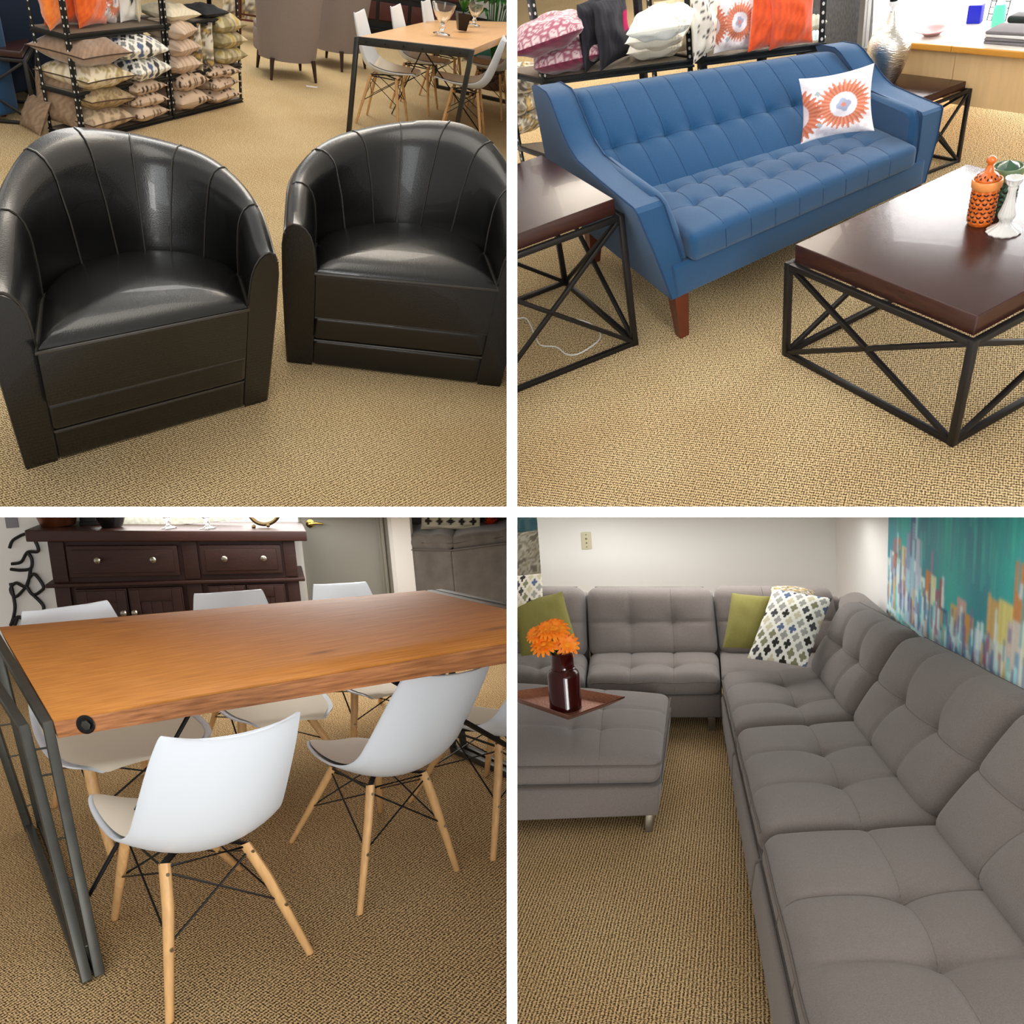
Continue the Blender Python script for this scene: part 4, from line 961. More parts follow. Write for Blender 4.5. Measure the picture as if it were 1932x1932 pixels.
compote('TL', tuple(map(float, at('TL', 833, 64, .7)[:2])) + (.697,), 'footed glass bowl in front of the black planter on the table')
compote('TL', tuple(map(float, at('TL', 894, 47, .7)[:2])) + (.697,), 'footed glass bowl behind the black planter on the table', .8)
M_leaf = mat('leaf_green', (.12, .36, .08), .45, var=.3, vscale=20)
def leaf(mb, p0, d, L_, W_, droop=.4):
    p0 = Vector(p0); d = Vector(d).normalized(); s = d.cross(Vector((0, 0, 1))).normalized(); rows = []
    for i in range(6):
        f = i / 5; c = p0 + d * (L_ * f) + Vector((0, 0, -droop * L_ * f * f)); wd = W_ * sin(pi * min(1, f * .9 + .08)); rows.append([c - s * wd, c + Vector((0, 0, -wd * .25)), c + s * wd])
    mb.grid(rows)
t = Thing('potted_plant', 'TL', tuple(map(float, at('TL', 871, 56, .7)[:2])) + (.697,), .4, 'small green plant in a tapered square black pot on the table', 'plant')
V = [(-.035, -.035, 0), (.035, -.035, 0), (.035, .035, 0), (-.035, .035, 0), (-.058, -.058, .13), (.058, -.058, .13), (.058, .058, .13), (-.058, .058, .13)]
t.part('pot', MB().add(V, [(3, 2, 1, 0), (4, 5, 6, 7), (0, 1, 5, 4), (1, 2, 6, 5), (2, 3, 7, 6), (3, 0, 4, 7)]), mat('black_pot', (.07, .055, .05), .3))
for i in range(14):
    mb = MB(); a = i * 2.4; leaf(mb, (0, 0, .13), (cos(a) * .5, sin(a) * .5, 1), .12 + .03 * (i % 3), .014, .2); t.part('leaf', mb, M_leaf)
t = Thing('palm_plant', 'TL', (-1.18, 9.6, 0), 0, 'leafy green split-leaf plant behind the dining table', 'plant')
t.part('pot', MB().lathe([(0, 0), (.13, 0), (.17, .28), (.15, .28), (0, .26)], n=20), mat('brown_pot', (.25, .16, .1), .6))
for i in range(16):
    a = i * 2.4; st = Vector((cos(a) * .12, sin(a) * .12, .72 + .07 * (i % 4))); mb = MB().tube([(0, 0, .27), tuple(st)], .006, 5); t.part('stem', mb, M_leaf)
    for k in range(-3, 4):
        mb = MB(); b = a + k * .38; leaf(mb, tuple(st), (cos(b), sin(b), .25), .26 - .03 * abs(k), .022, .5); t.part('leaf', mb, M_leaf)
t = Thing('teal_bowl', 'TL', tuple(map(float, at('TL', 905, 108, 0)[:2])) + (0,), 0, 'teal glazed bowl planter on the carpet beyond the table', 'bowl')
t.solo(MB().lathe([(0, 0), (.12, 0), (.2, .07), (.26, .14), (.24, .14), (.18, .07), (0, .03)], n=32), mat('teal_glaze', (.05, .42, .45), .25, coat=.5))
# black and brown hutch, back wall
a = at('TL', 655, 104, 0); b = at('TL', 790, 99, 0)
M_hb = mat('hutch_black', (.10, .11, .12), .45); M_hp = mat('hutch_red_brown', (.30, .14, .12), .45, var=.25, vscale=6)
t = Thing('china_hutch', 'TL', (-3.35, 11.4, 0), .42, 'black hutch with red-brown panelled doors in the far background', 'cabinet')
t.part('body', MB().box((0, .05, .05), (1.7, .5, 1.5), .01), M_hb)
for i in range(4):
    x = .06 + i * .41
    d_ = t.part('door', MB().box((x, .02, .42), (x + .37, .06, 1.45), .006), M_hb); t.part('door_panel', MB().box((x + .05, .005, .48), (x + .32, .03, 1.4), .006), M_hp, d_)
    d_ = t.part('drawer', MB().box((x, .02, .16), (x + .37, .06, .36), .006), M_hp); t.part('knob', MB().lathe([(0, 0), (.014, 0), (.014, .02), (0, .024)], c=(0, 0, 0), n=10, xf=lambda p, x=x: (x + .185 + p[0], .02 - p[2], .26 + p[1])), M_wire, d_)
t.part('plinth', MB().box((-.02, 0, 0), (1.72, .5, .07), .005), M_wire)
Thing('carpet_tag', 'TL', tuple(map(float, at('TL', 588, 164, 0)[:2])) + (0,), .3, 'small white paper scrap on the carpet in the open aisle', 'paper').solo(MB().box((-.05, -.02, .0), (.05, .02, .004), .001), M_whitepl)
t = Thing('wall_back', 'TL', (0, 0, 0), 0, kind='structure'); t.solo(MB().box((-10, 14.2, 0), (3.2, 14.4, 3.4)), M_wallw)
t = Thing('baseboard_back', 'TL', (0, 0, 0), 0, kind='structure'); t.solo(MB().box((-10, 14.17, 0), (3.2, 14.2, .12)), mat('dark_baseboard', (.14, .12, .12), .6))
# ================================================================ bottom left corner: acacia dining table, shell chairs, sideboard
M_acacia = mat('acacia_top', 'D08C42', .5, var=.3, vscale=4.5, stretch=(1.6, 16, 1), col2='B3702C', bump=.06, bscale=40, detail=6, uv=True, knots=5)
M_acedge = mat('acacia_edge', 'C98A5A', .5, var=.35, vscale=4, stretch=(2.5, 30, 1), col2='8F5A38', bump=.3, bscale=60, detail=6, uv=True)
k = kfun(TABL); Lt, Wt, Ht = 1.41, 1.25, .77
t = Thing('dining_table', 'BL', (*TABL['pos'], 0), TABL['yaw'], 'thick acacia dining table on twin-tube steel ends, in front of the sideboard', 'table', None, k)
V, F = rbox((Lt / 2, Wt / 2, .004), .002, 1, (14, 8, 1)); mb = MB().add(V + [Lt / 2, Wt / 2, Ht - .004], F); mb.uv = (0, 1); t.part('tabletop', mb, M_acacia)
V, F = rbox((Lt / 2 - .0005, Wt / 2 - .0005, .026), .002, 1, (14, 8, 1)); mb = MB().add(V + [Lt / 2, Wt / 2, Ht - .034], F); mb.uv = (0, 2); t.part('top_edge', mb, M_acedge)
M_tube = mat('grey_steel_tube', (.27, .27, .25), .42, metal=.5, var=.15, vscale=20)
def tloc(X, Y, z=0):
    v = at('BL', X / 2, 966 + Y / 2, z); c_, s_ = cos(TABL['yaw']), sin(TABL['yaw']); dx, dy = v[0] - TABL['pos'][0], v[1] - TABL['pos'][1]
    return np.array([c_ * dx + s_ * dy, -s_ * dx + c_ * dy, z])
FT = dict(near=[[tloc(375, 1748), tloc(158, 1185)], [tloc(328, 1772), tloc(112, 1200)]], far=[[tloc(2200, 1130), tloc(1712, 905)], [tloc(2240, 1120), tloc(1752, 898)]])
for nm, xs in (('near', (-.022, -.105)), ('far', (Lt + .015, Lt + .05))):
    feet = FT[nm]; k0 = t.k
    tops = [[k0([[x, y, Ht - .015]])[0] for y in (0, Wt)] for x in xs]
    t.k = None
    for a_, b_ in zip(tops, feet):
        for p_, q_ in zip(a_, b_): t.part('leg', MB().beam(tuple(q_), tuple(p_ + [0, 0, .012]), .028, .030, r=.003), M_tube)
        t.part('end_rail', MB().beam(tuple(a_[0]), tuple(a_[1]), .028, .028, r=.003), M_tube)
        t.part('bottom_rail', MB().beam(tuple(b_[0] + [0, 0, .015]), tuple(b_[1] + [0, 0, 0.015]), .028, .028, r=.003), M_tube)
    for f in (.12, .38, .54, .8, .91):
        for e_ in (0, 1):
            u_, v_ = [feet[i][e_] * (1 - f) + tops[i][e_] * f for i in (0, 1)]
            t.part('spacer', MB().tube([tuple(u_), tuple(v_)], .0035, 8), M_tube)
    t.k = k0
for x, y0 in ((.11, -.001), ):
    b = t.part('bolt_washer', MB().lathe([(0, 0), (.028, 0), (.03, .004), (.026, .008), (.020, .006), (0, .006)], n=28, xf=lambda p: (.10 + p[0], -.001 - p[2], Ht - .030 + p[1])), M_wire)
    t.part('bolt_head', MB().lathe([(0, 0), (.015, 0), (.015, .009), (.012, .011), (0, .011)], n=6, xf=lambda p: (.10 + p[0], -.006 - p[2], Ht - .030 + p[1])), M_tube, b)
t.part('tie_rod', MB().tube([(.50, .28, Ht - .06), (-.03, .02, .22)], .006, 8), M_wire)
t.part('tie_rod', MB().tube([(.95, .28, Ht - .06), (Lt, .1, .18)], .010, 8), M_wire)
G = 'white shell chairs at the acacia table'
shell_chair('BL', (*CHA['pos'], 0), CHA['yaw'], kfun(CHA), 'white shell chair nearest the camera, back turned, at the acacia table', G)
shell_chair('BL', (*CHB['pos'], 0), CHB['yaw'], kfun(CHB), 'white shell chair in the middle of the near row at the acacia table', G)
shell_chair('BL', (CHB['pos'][0] + .413, CHB['pos'][1] + .243, 0), CHB['yaw'], kfun(CHB), 'white shell chair at the right end of the near row, cut by the partition', G)
for d_, nm in ((FC1, 'leftmost'), (FC2, 'middle'), (FC3, 'rightmost')):
    shell_chair('BL', (*d_['pos'], 0), d_['yaw'], kfun(d_), nm + ' white shell chair across the acacia table, facing the camera', G, d=.32, w=.19)

# the back wall run: sideboard, door and wall share one direction
BY = SBYAW
UX = np.array([cos(BY), sin(BY)]); UY = np.array([-sin(BY), cos(BY)]); BO = np.array(SBO)
def wp(X, Y, d=0.):
    """photo pixel -> (along the wall, depth, height) on the plane d behind the sideboard front"""
    p = atp('BL', X, Y, BO + UY * d, UY); q = p[:2] - BO; return np.array([float(q @ UX), float(q @ UY), float(p[2])])
def bw(x, d, z=0.): p = BO + UX * x + UY * d; return (float(p[0]), float(p[1]), z)
M_sb = mat('mahogany_stain', (.21, .095, .065), .5, var=.45, vscale=9, stretch=(1, 1, 10), bump=.5, bscale=55, col2='2A1410', detail=6)
M_sbt = mat('mahogany_top', (.22, .11, .08), .35, var=.35, vscale=7, stretch=(1, 8, 8), bump=.4, bscale=50, col2='331A14')
zt = SBZ; W = SBW; zl, zr = 1.03, .88
def sk(V):      # fitted: the top falls slightly to the right and the ends run back along the line of sight
    V = np.asarray(V, float).copy(); f = V[:, 0] / W; V[:, 2] *= 1 + (zl / zt - 1) * (1 - f) + (zr / zt - 1) * f
    V[:, 0] -= .30 * V[:, 1]; return V
def top_z(x): f = x / W; return zt * (1 + (zl / zt - 1) * (1 - f) + (zr / zt - 1) * f)
t = Thing('sideboard', 'BL', bw(0, 0), BY, 'dark mahogany sideboard with drawers and panelled doors against the wall', 'cabinet', None, sk)
t.part('top', MB().box((0, 0, zt - .07), (W, .55, zt), .008, 2), M_sbt)
t.part('body', MB().box((.12, .06, .06), (W - .08, .5, zt - .07), .004), M_sb)
t.part('waist_moulding', MB().box((.07, .02, .60), (W - .04, .5, .625), .008, 2), M_sb)
t.part('plinth', MB().box((.08, .03, 0), (W - .05, .5, .09), .006), M_sb)
for x in (.12, W * .545, W - .16): t.part('pilaster', MB().box((x, .045, .09), (x + .10 if x < 1.5 else x + .08, .07, .60), .004).box((x, .045, .63), (x + .10 if x < 1.5 else x + .08, .07, zt - .075), .004), M_sb)
def knob(parent, x, z, y=.035):
    t.part('knob', MB().lathe([(0, 0), (.016, 0), (.014, .006), (.006, .012), (.008, .022), (.019, .030), (.020, .038), (.014, .044), (0, .046)], n=18, xf=lambda p: (x + p[0], y - p[2], z + p[1])), M_screw, parent)
for (a, b) in ((.235, W * .53), (W * .61, W - .175)):
    dr = t.part('drawer', MB().box((a, .03, .66), (b, .07, zt - .10), .004), M_sb)
    t.part('drawer_panel', MB().box((a + .03, .022, .685), (b - .03, .035, zt - .125), .004), M_sb, dr)
    for f in ((.28, .78) if a < .5 else (.30, .78)): knob(dr, a + (b - a) * f, .77, .022)
    m_ = (a + b) / 2 + (.0 if a < .5 else .01)
    for (c, d, kx) in ((a + .02, m_ - .004, m_ - .035), (m_ + .004, b, m_ + .035)):
        do = t.part('door', MB().box((c, .03, .11), (d, .07, .585), .004), M_sb)
        fr = MB()
        for bx in (((c + .01, .018, .12), (c + .07, .04, .575)), ((d - .07, .018, .12), (d - .01, .04, .575)), ((c + .0705, .019, .50), (d - .0705, .04, .574)), ((c + .0705, .019, .121), (d - .0705, .04, .19))): fr.box(bx[0], bx[1], .003)
        t.part('door_frame', fr, M_sb, do)
        npl = 3
        for i in range(npl):
            w0 = c + .07 + (d - c - .14) * i / npl; w1 = c + .07 + (d - c - .14) * (i + 1) / npl
            t.part('plank', MB().box((w0 + .001, .026, .19), (w1 - .001, .038, .50), .002), M_sb, do)
        knob(do, kx, .435, .018)
def on_sb(X, dy=.2): p = wp(X, 1000, dy); return bw(p[0], dy, top_z(p[0] + .3 * dy) + .001)
M_copper = mat('copper_planter', (.42, .22, .12), .35, metal=.7, var=.4, vscale=8)
Thing('copper_pot', 'BL', on_sb(112, .25), BY, 'copper coloured flared pot at the left end of the sideboard', 'pot').solo(MB().lathe([(0, 0), (.10, 0), (.13, .1), (.155, .25), (.165, .3), (.15, .3), (.12, .1), (0, .02)], n=32), M_copper)
Thing('picture_frame', 'BL', on_sb(183, .28), BY, 'black picture frame leaning on the sideboard', 'frame', tilt=Matrix.Rotation(-.15, 4, 'X')).solo(MB().box((-.11, 0, 0), (.0, .02, .35), .003).box((-.11, -.008, 0), (.11, .0, .03), .003).box((-.10, .004, .02), (.10, .012, .34), .002), mat('black_frame', (.05, .055, .055), .4))
Thing('black_vase', 'BL', on_sb(213, .18), BY, 'glossy black round vase on the sideboard beside the picture frame', 'vase').solo(MB().lathe([(0, 0), (.06, 0), (.085, .06), (.095, .16), (.08, .26), (.04, .33), (.05, .36), (0, .36)], n=32), mat('black_gloss', (.03, .03, .032), .15, coat=.5))
p = on_sb(350, .36)
t = Thing('canvas', 'BL', p, BY, 'pale textured canvas leaning against the wall on the sideboard', 'picture', tilt=Matrix.Rotation(-.05, 4, 'X'))
t.solo(MB().box((-.43, 0, 0), (.39, .03, .6), .003), mat('silver_texture_canvas', (.74, .74, .68), .8, var=.25, vscale=40, bump=.8, bscale=60))
compote('BL', on_sb(318, .13), 'footed glass bowl left of the other in front of the pale canvas', .75)
compote('BL', on_sb(392, .13), 'footed glass bowl right of the other in front of the pale canvas', .75)
t = Thing('ring_sculpture', 'BL', on_sb(503, .2), BY, 'round bronze-rimmed clock on ball feet at the right end of the sideboard', 'clock')
t.part('rim', MB().tube([(.105 * cos(a), 0, .125 + .105 * sin(a)) for a in np.linspace(0, 2 * pi, 40, endpoint=False)], .013, 10, closed=True), mat('bronze', (.38, .32, .22), .3, metal=1))
t.part('face', MB().lathe([(0, 0), (.10, 0), (.10, .01), (0, .01)], n=36, xf=lambda p: (p[0], p[2], .125 + p[1])), mat('cream_dial', (.85, .80, .68), .6))
for x in (-.075, .02): t.part('foot', MB().lathe([(0, -.014), (.010, -.010), (.014, 0), (.010, .010), (0, .014)], c=(x, -.02, .014), n=14), mat('bronze', (.38, .32, .22), .3, metal=1))
# wall, door, trim
DW = .58
x_0 = wp(563, 990, DW)[0]; x_1 = wp(730, 980, DW)[0]; x_c = wp(766, 976, DW - .2)[0]
t = Thing('wall_back', 'BL', bw(0, DW), BY, kind='structure')
t.solo(MB().box((-2.5, 0, 0), (x_0, .1, 1.9)).box((x_1, 0, 0), (x_1 + .03, .1, 1.9)), M_wallw)
t = Thing('door_1', 'BL', bw(x_0, DW + .02), BY, kind='structure'); dw = x_1 - x_0
t.part('door_leaf', MB().box((.0, .02, .0), (dw - .075, .06, 1.9)), mat('grey_door_paint', (.56, .555, .52), .55))
t.part('door_frame', MB().box((dw - .075, -.04, 0), (dw - .05, .06, 1.9), .004).box((dw - .048, -.06, 0), (dw - .026, .06, 1.9), .004).box((dw - .024, -.03, 0), (dw, .06, 1.9), .004), mat('grey_door_frame', (.50, .49, .45), .5))
hh_ = wp(583, 989, DW); hx, hz = hh_[0] - x_0, hh_[2]
t.part('door_handle', MB().lathe([(0, 0), (.030, 0), (.030, .008), (.012, .012), (.012, .045), (0, .045)], n=20, xf=lambda p: (hx + p[0], .02 - p[2], hz + p[1])).tube([(hx, -.02, hz), (hx + .05, -.025, hz + .004), (hx + .10, -.02, hz - .006)], [.011, .008, .007], 8), mat('brass', (.80, .66, .34), .22, metal=1))
t = Thing('trim_1', 'BL', bw(x_1 + .03, DW - .03), BY, kind='structure'); t.solo(MB().box((0, 0, 0), (max(.04, x_c - x_1 - .03), .13, 1.9), .004), mat('white_corner', (.93, .925, .91), .8))
t = Thing('wall_far', 'BL', kind='structure'); t.solo(MB().box((-2.2, 8.4, 0), (1.5, 8.5, 2.6)), M_wallw)
# wire wall sculpture at the left
cyc = [[(40, 1010), (55, 1007), (66, 1020), (72, 1040), (52, 1042), (40, 1060), (22, 1064)], [(52, 1042), (60, 1055), (58, 1072), (40, 1076), (20, 1074)], [(58, 1072), (50, 1106), (30, 1100), (20, 1112), (30, 1126), (50, 1106)], [(50, 1106), (56, 1090), (66, 1084), (82, 1106), (76, 1116), (62, 1122), (50, 1106)], [(62, 1122), (80, 1140), (82, 1152), (74, 1166), (60, 1172)], [(20, 1100), (28, 1140), (26, 1162), (20, 1180)], [(20, 1180), (34, 1164), (50, 1176), (58, 1196)], [(34, 1164), (24, 1190)], [(40, 1010), (24, 1020), (18, 1034)]]
t = Thing('wire_sculpture', 'BL', (0, 0, 0), 0, 'black looped wire wall sculpture left of the sideboard', 'sculpture')
mb = MB()
for c_ in cyc:
    P = [Vector(bw(*wp(X, Y, DW - .03))) for X, Y in c_]; sp = []
    for i in range(len(P) - 1):
        a, b, c, d = P[max(i - 1, 0)], P[i], P[i + 1], P[min(i + 2, len(P) - 1)]
        for q in range(6):
            f = q / 6; sp.append(.5 * ((2 * b) + (c - a) * f + (2 * a - 5 * b + 4 * c - d) * f * f + (3 * b - a - 3 * c + d) * f ** 3))
    mb.tube(sp + [P[-1]], .0115, 8)
t.solo(mb, mat('sculpture_black', (.06, .06, .065), .5))
p = wp(24, 988, DW - .012); t = Thing('wall_plate', 'BL', bw(p[0], DW - .013, p[2]), BY, 'small grey square plaque on the wall above the wire sculpture', 'plaque'); t.solo(MB().box((-.05, 0, -.03), (.035, .012, .09), .003), mat('plaque_grey', (.52, .51, .54), .6))
# grey sofa seen from behind at the right
M_gr2 = mat('grey_suede_back', (.40, .375, .35), .9, var=.25, vscale=9, sheen=.3, bump=.2, bscale=200)
p = atp('BL', 851, 1038, (0, 5.4), (0, 1)); gx = float(p[0]); gz = float(p[2])
t = Thing('grey_sofa', 'BL', (gx, 5.4, 0), 0, 'grey suede sofa back with a rolled cushion top, right of the doorway', 'sofa')
V, F = rbox((.28, .35, gz / 2), .02, 2, (4, 4, 4)); t.part('side_back', MB().add([(x + (-.28) + .0, y + .35 - .55 * (x - .28), z + gz / 2) for x, y, z in V], F), M_gr2)
V, F = rbox((.7, .35, gz / 2), .02, 2, (8, 4, 4)); t.part('long_back', MB().add([(x + .70, y + .35 + .42 * (x + .7) / 1.4, z + gz / 2) for x, y, z in V], F), M_gr2)
def lump(nm, c, hh, r, **k): V, F = rbox(hh, r, 4, (14, 6, 4)); t.part(nm, MB().add([(c[0] + x, c[1] + y + (.42 * (x + hh[0]) / 1.4 if c[0] > 0 else -.55 * (x - hh[0])), c[2] + z + .008 * sin(x * 40) * (z > 0)) for x, y, z in V], F), M_gr2, smooth=70)
lump('top_cushion', (-.28, .30, gz + .05), (.30, .32, .055), .05); lump('top_cushion', (.70, .30, gz + .045), (.70, .30, .05), .045)
lump('inner_cushion', (-.22, .75, gz + .12), (.24, .14, .13), .06); lump('inner_cushion', (.22, .80, gz + .13), (.20, .14, .13), .06)
t.part('piping', MB().tube([(-.56, .30, gz), (0, -.006, gz), (1.3, .385, gz)], .005, 6), M_greyseam)
t.part('leg', MB().box((1.0, .25, 0), (1.05, .3, .05), .003), M_wire)
pillow('BL', 'lumbar_pillow', (gx - .02, 5.78, gz + .09), .05, .44, .13, .07, lambda u, v: lin('3A3226') if (abs(v) < .62 and (lambda x, y: min((x * x + (abs(y) - .2) ** 2) ** .5 - .13, ((abs(x) - .2) ** 2 + y * y) ** .5 - .13, max(abs(x), abs(y)) - .16))((u * 2.6) - round(u * 2.6), v * .75) < 0) else lin('E8DFC4'), 'cream lumbar pillow with dark quatrefoils on the far grey sofa', n=44, ear=.03, roll=.10)
M_petal = mat('orange_petal', (.98, .38, .05), .6, var=.35, vscale=30, col2='E02A04')
t = Thing('flower', 'BL', (float(atp('BL', 927, 992, (0, 5.9), (0, 1))[0]), 5.9, float(atp('BL', 927, 992, (0, 5.9), (0, 1))[2])), 0, 'orange flower head showing above the far grey sofa', 'flower')
for i in range(22):
    mb = MB(); a = i * 2.4; leaf(mb, (0, 0, 0), (cos(a), -.5 + .4 * sin(a * 1.7), .25 + sin(a)), .10, .022, .15); t.part('petal', mb, M_petal)
# ================================================================ bottom right corner: grey sectional
M_legm = mat('brushed_leg', (.46, .42, .36), .35, metal=.6)
kb = kfun(BBANK); kr = kfun(RBANK)
G = 'modules of the grey sectional'
zs, zb = .37, .24
def module(k, loc, label, fr, to, axis, back=True, seams=True, base_only=False, left_end=False):
    """fr..to along the bank; axis 'x': the back bank (front at y=4.1), axis 'y': the right bank (front at x=0)"""
    t = Thing('sectional_module', 'BR', loc, 0, label, 'sofa', G, k)
    L_ = to - fr; g = .004
    if axis == 'x':
        F0, RR, TP = 4.1, 4.5, 4.62
        def sxf(p): return (fr + L_ / 2 + p[0], F0 + .21 + p[1], p[2])
    else:
        F0, RR, TP = 0., .5, .68
        def sxf(p): return (.27 + p[1], fr + L_ / 2 - p[0], p[2])
    D = .42 if axis == 'x' else .54
    V, F = rbox((L_ / 2 - g, D / 2 + .06, (zb - .085) / 2), .014, 2, (10, 4, 2))
    off = .10 if axis == 'x' else .06
    t.part('base', MB().add([sxf((x, y + off - .02, z + (zb + .085) / 2)) for x, y, z in V], F), M_grey)
    tuft_cushion(t, 'seat_cushion', M_grey, M_greyseam, (-L_ / 2 + g, -D / 2 - .01, zb), (L_ / 2 - g, D / 2 + .03, zs), .05, .035, (-L_ * .16, L_ * .16) if axis == 'x' else (-L_ * .0 - .13, .14), (-.02,) if axis == 'x' else (.02,), xf=sxf, bd=.044, bs=.06, sd=.007, n=(int(L_ / .016), int(D / .016), 3), seed=int(abs(fr) * 10), sr=.0016)
    pts = [(-L_ / 2 + .03, -D / 2 - .012, zs - .035), (L_ / 2 - .03, -D / 2 - .012, zs - .035)]
    t.part('cushion_piping', MB().tube([sxf((pts[0][0] + (pts[1][0] - pts[0][0]) * i / 12, pts[0][1], pts[0][2] + .004 * sin(i * 1.3))) for i in range(13)], .0035, 6), M_greyseam)
    t.part('cushion_piping', MB().tube([sxf((-L_ / 2 + .01 + (L_ - .02) * i / 12, -D / 2 - .008, zb + .004)) for i in range(13)], .003, 6), M_greyseam)
    # back cushion: local x along, y up, z towards the sitter
    a = Vector((0, RR, zs + .0)); b = Vector((0, TP, .79)); up = (b - a).normalized(); nr = Vector((0, -up.z, up.y)); hb = (b - a).length
    def bxf(p):
        q = a + up * (p[1] + hb / 2) + nr * p[2]
        if axis == 'x': return (fr + L_ / 2 + p[0], q.y, q.z)
        return (q.y, fr + L_ / 2 - p[0], q.z)
    if back:
        tuft_cushion(t, 'back_cushion', M_grey, M_greyseam, (-L_ / 2 + g, -hb / 2 - .02, -.12), (L_ / 2 - g, hb / 2, .02), .07, .04, (-L_ * .16, L_ * .17), (.0,), xf=bxf, bd=.048, bs=.055, sd=.007, front_seams=False, n=(int(L_ / .016), int(hb / .016), 4), seed=int(abs(fr) * 7) + 3, sr=.0016)
        t.part('cushion_piping', MB().tube([bxf((-L_ / 2 + .05 + (L_ - .1) * i / 12, hb / 2 - .002, -.05 + .004 * sin(i))) for i in range(13)], .0035, 6), M_greyseam)
        V, F = rbox((L_ / 2 - .0005, .05, .32), .01, 2, (6, 1, 4))
        if axis == 'x': t.part('back_frame', MB().add([(fr + L_ / 2 + x, TP + .08 + y, .40 + z) for x, y, z in V], F), M_grey)
        else: t.part('back_frame', MB().add([(TP + .07 + y, fr + L_ / 2 + x, .40 + z) for x, y, z in V], F), M_grey)
    for e in (-1, 1):
        x_, y_ = (e * (L_ / 2 - .06), -D / 2 + .02)
        c_ = sxf((x_, y_, 0)); t.part('leg', MB().box((c_[0] - .02, c_[1] - .006, 0), (c_[0] + .02, c_[1] + .006, .09), .002), M_legm)
    return t
module(kb, (0, 0, 0), 'grey sectional module at the far left, behind the green pillow', -1.30, -.512, 'x')
module(kb, (0, 0, 0), 'grey sectional module in the middle of the back wall run', -.508, .225, 'x')
# corner module
t = Thing('sectional_module', 'BR', (0, 0, 0), 0, 'grey sectional corner module under the patterned pillow', 'sofa', G, kb)
V, F = rbox((.36, .36, .08), .014, 2, (6, 6, 2)); t.part('base', MB().add(V + [.60, 4.53, .165], F), M_grey)
V, F = rbox((.368, .30, .065), .03, 3, (12, 12, 2)); t.part('seat_cushion', MB().add(V + [.597, 4.40, .312], F), M_grey, smooth=60)
t.part('back_frame', MB().box((.215, 4.64, .08), (.93, 4.72, .70), .02, 2), M_grey)
t.part('back_frame', MB().box((.93, 3.95, .08), (1.0, 4.72, .70), .02, 2), M_grey)
a = Vector((0, 4.5, zs)); b = Vector((0, 4.62, .80)); up = (b - a).normalized(); nr = Vector((0, -up.z, up.y)); hb = (b - a).length
def cxf(p): q = a + up * (p[1] + hb / 2) + nr * p[2]; return (.55 + p[0], q.y, q.z)
tuft_cushion(t, 'back_cushion', M_grey, M_greyseam, (-.32, -hb / 2 - .02, -.12), (.34, hb / 2, .02), .07, .03, (-.06, .14), (0.,), xf=cxf, bd=.03, bs=.05, front_seams=False, sr=.0016)
def dxf(p): return (.90 + p[2] * -1 + .10 * (p[1] + .2), 4.30 - p[0], .585 + p[1])
tuft_cushion(t, 'back_cushion', M_grey, M_greyseam, (-.26, -.20, -.12), (.30, .20, .02), .07, .03, (0.,), (0.,), xf=dxf, bd=.03, bs=.05, front_seams=False, sr=.0016)
RO = (RBANK['pos'][0], 0, 0)
module(kr, RO, 'grey sectional seat module of the right run, next to the corner', 3.34, 4.06, 'y')
module(kr, RO, 'grey sectional seat module in the middle of the right run', 2.482, 3.336, 'y')
module(kr, RO, 'grey sectional seat module nearest the camera, lower right', 1.45, 2.478, 'y')

# ottoman, tray, vase
ko = kfun(OTTO)
t = Thing('ottoman', 'BR', (OTTO['pos'][0], OTTO['pos'][1], 0), 0, 'square grey tufted ottoman carrying the tray', 'ottoman', None, ko)
V, F = rbox((.475, .375, .075), .014, 2, (10, 8, 2)); t.part('base', MB().add(V + [-.475, .375, .17], F), M_grey)
tuft_cushion(t, 'cushion', M_grey, M_greyseam, (-.95, -.005, .245), (0.0, .755, .385), .05, .03, (-.02, .14), (-.10, .12), bd=.018, bs=.06, sr=.0016, n=(60, 48, 4))
t.part('cushion_piping', MB().tube([(-.95, -.012, .352), (-.03, -.012, .352), (.006, .02, .352), (.006, .73, .352)], .0038, 6), M_greyseam)
t.part('cushion_piping', MB().tube([(-.95, -.010, .252), (-.03, -.010, .252), (.005, .02, .252), (.005, .73, .252)], .0032, 6), M_greyseam)
for x, y in ((-.05, .03), (-.9, .03), (-.05, .72), (-.9, .72)): t.part('leg', MB().box((x - .022, y - .008, 0), (x + .022, y + .008, .1), .002), M_legm)
def ot(X, Y, z): v = at('BR', X, Y, z); return Vector((float(v[0]), float(v[1]), z))
zt = .425
c4 = [ot(966 + 425 / 2, 966 + 720 / 2, zt + .01), ot(966 + 222 / 2, 966 + 802 / 2, zt), ot(966 - 40 / 2, 966 + 710 / 2, zt + .0), ot(966 + 175 / 2, 966 + 675 / 2, zt + .01)]
cen = sum(c4, Vector()) / 4
M_tray = mat('hammered_copper_tray', (.62, .40, .30), .35, metal=.55, bump=1.0, bscale=130, var=.25, vscale=140)
t = Thing('tray', 'BR', tuple(cen), 0, 'square copper-coloured hammered tray on the ottoman', 'tray')
q = [(p - cen) for p in c4]
rings = []
for s_, z in ((1.0, .030), (.985, .033), (.74, .004), (.0, .004)): rings.append([(v.x * s_, v.y * s_, z) for v in q])
under = [(v.x * s_, v.y * s_, z) for s_, z in ((1, .026),) for v in q]
mb = MB().grid(rings, closed_u=True); b0 = len(mb.v); mb.v += under + [(v.x * .72, v.y * .72, -.010) for v in q]
for i in range(4): mb.f += [(i, b0 + i, b0 + (i + 1) % 4, (i + 1) % 4), (b0 + i, b0 + 4 + i, b0 + 4 + (i + 1) % 4, b0 + (i + 1) % 4)]
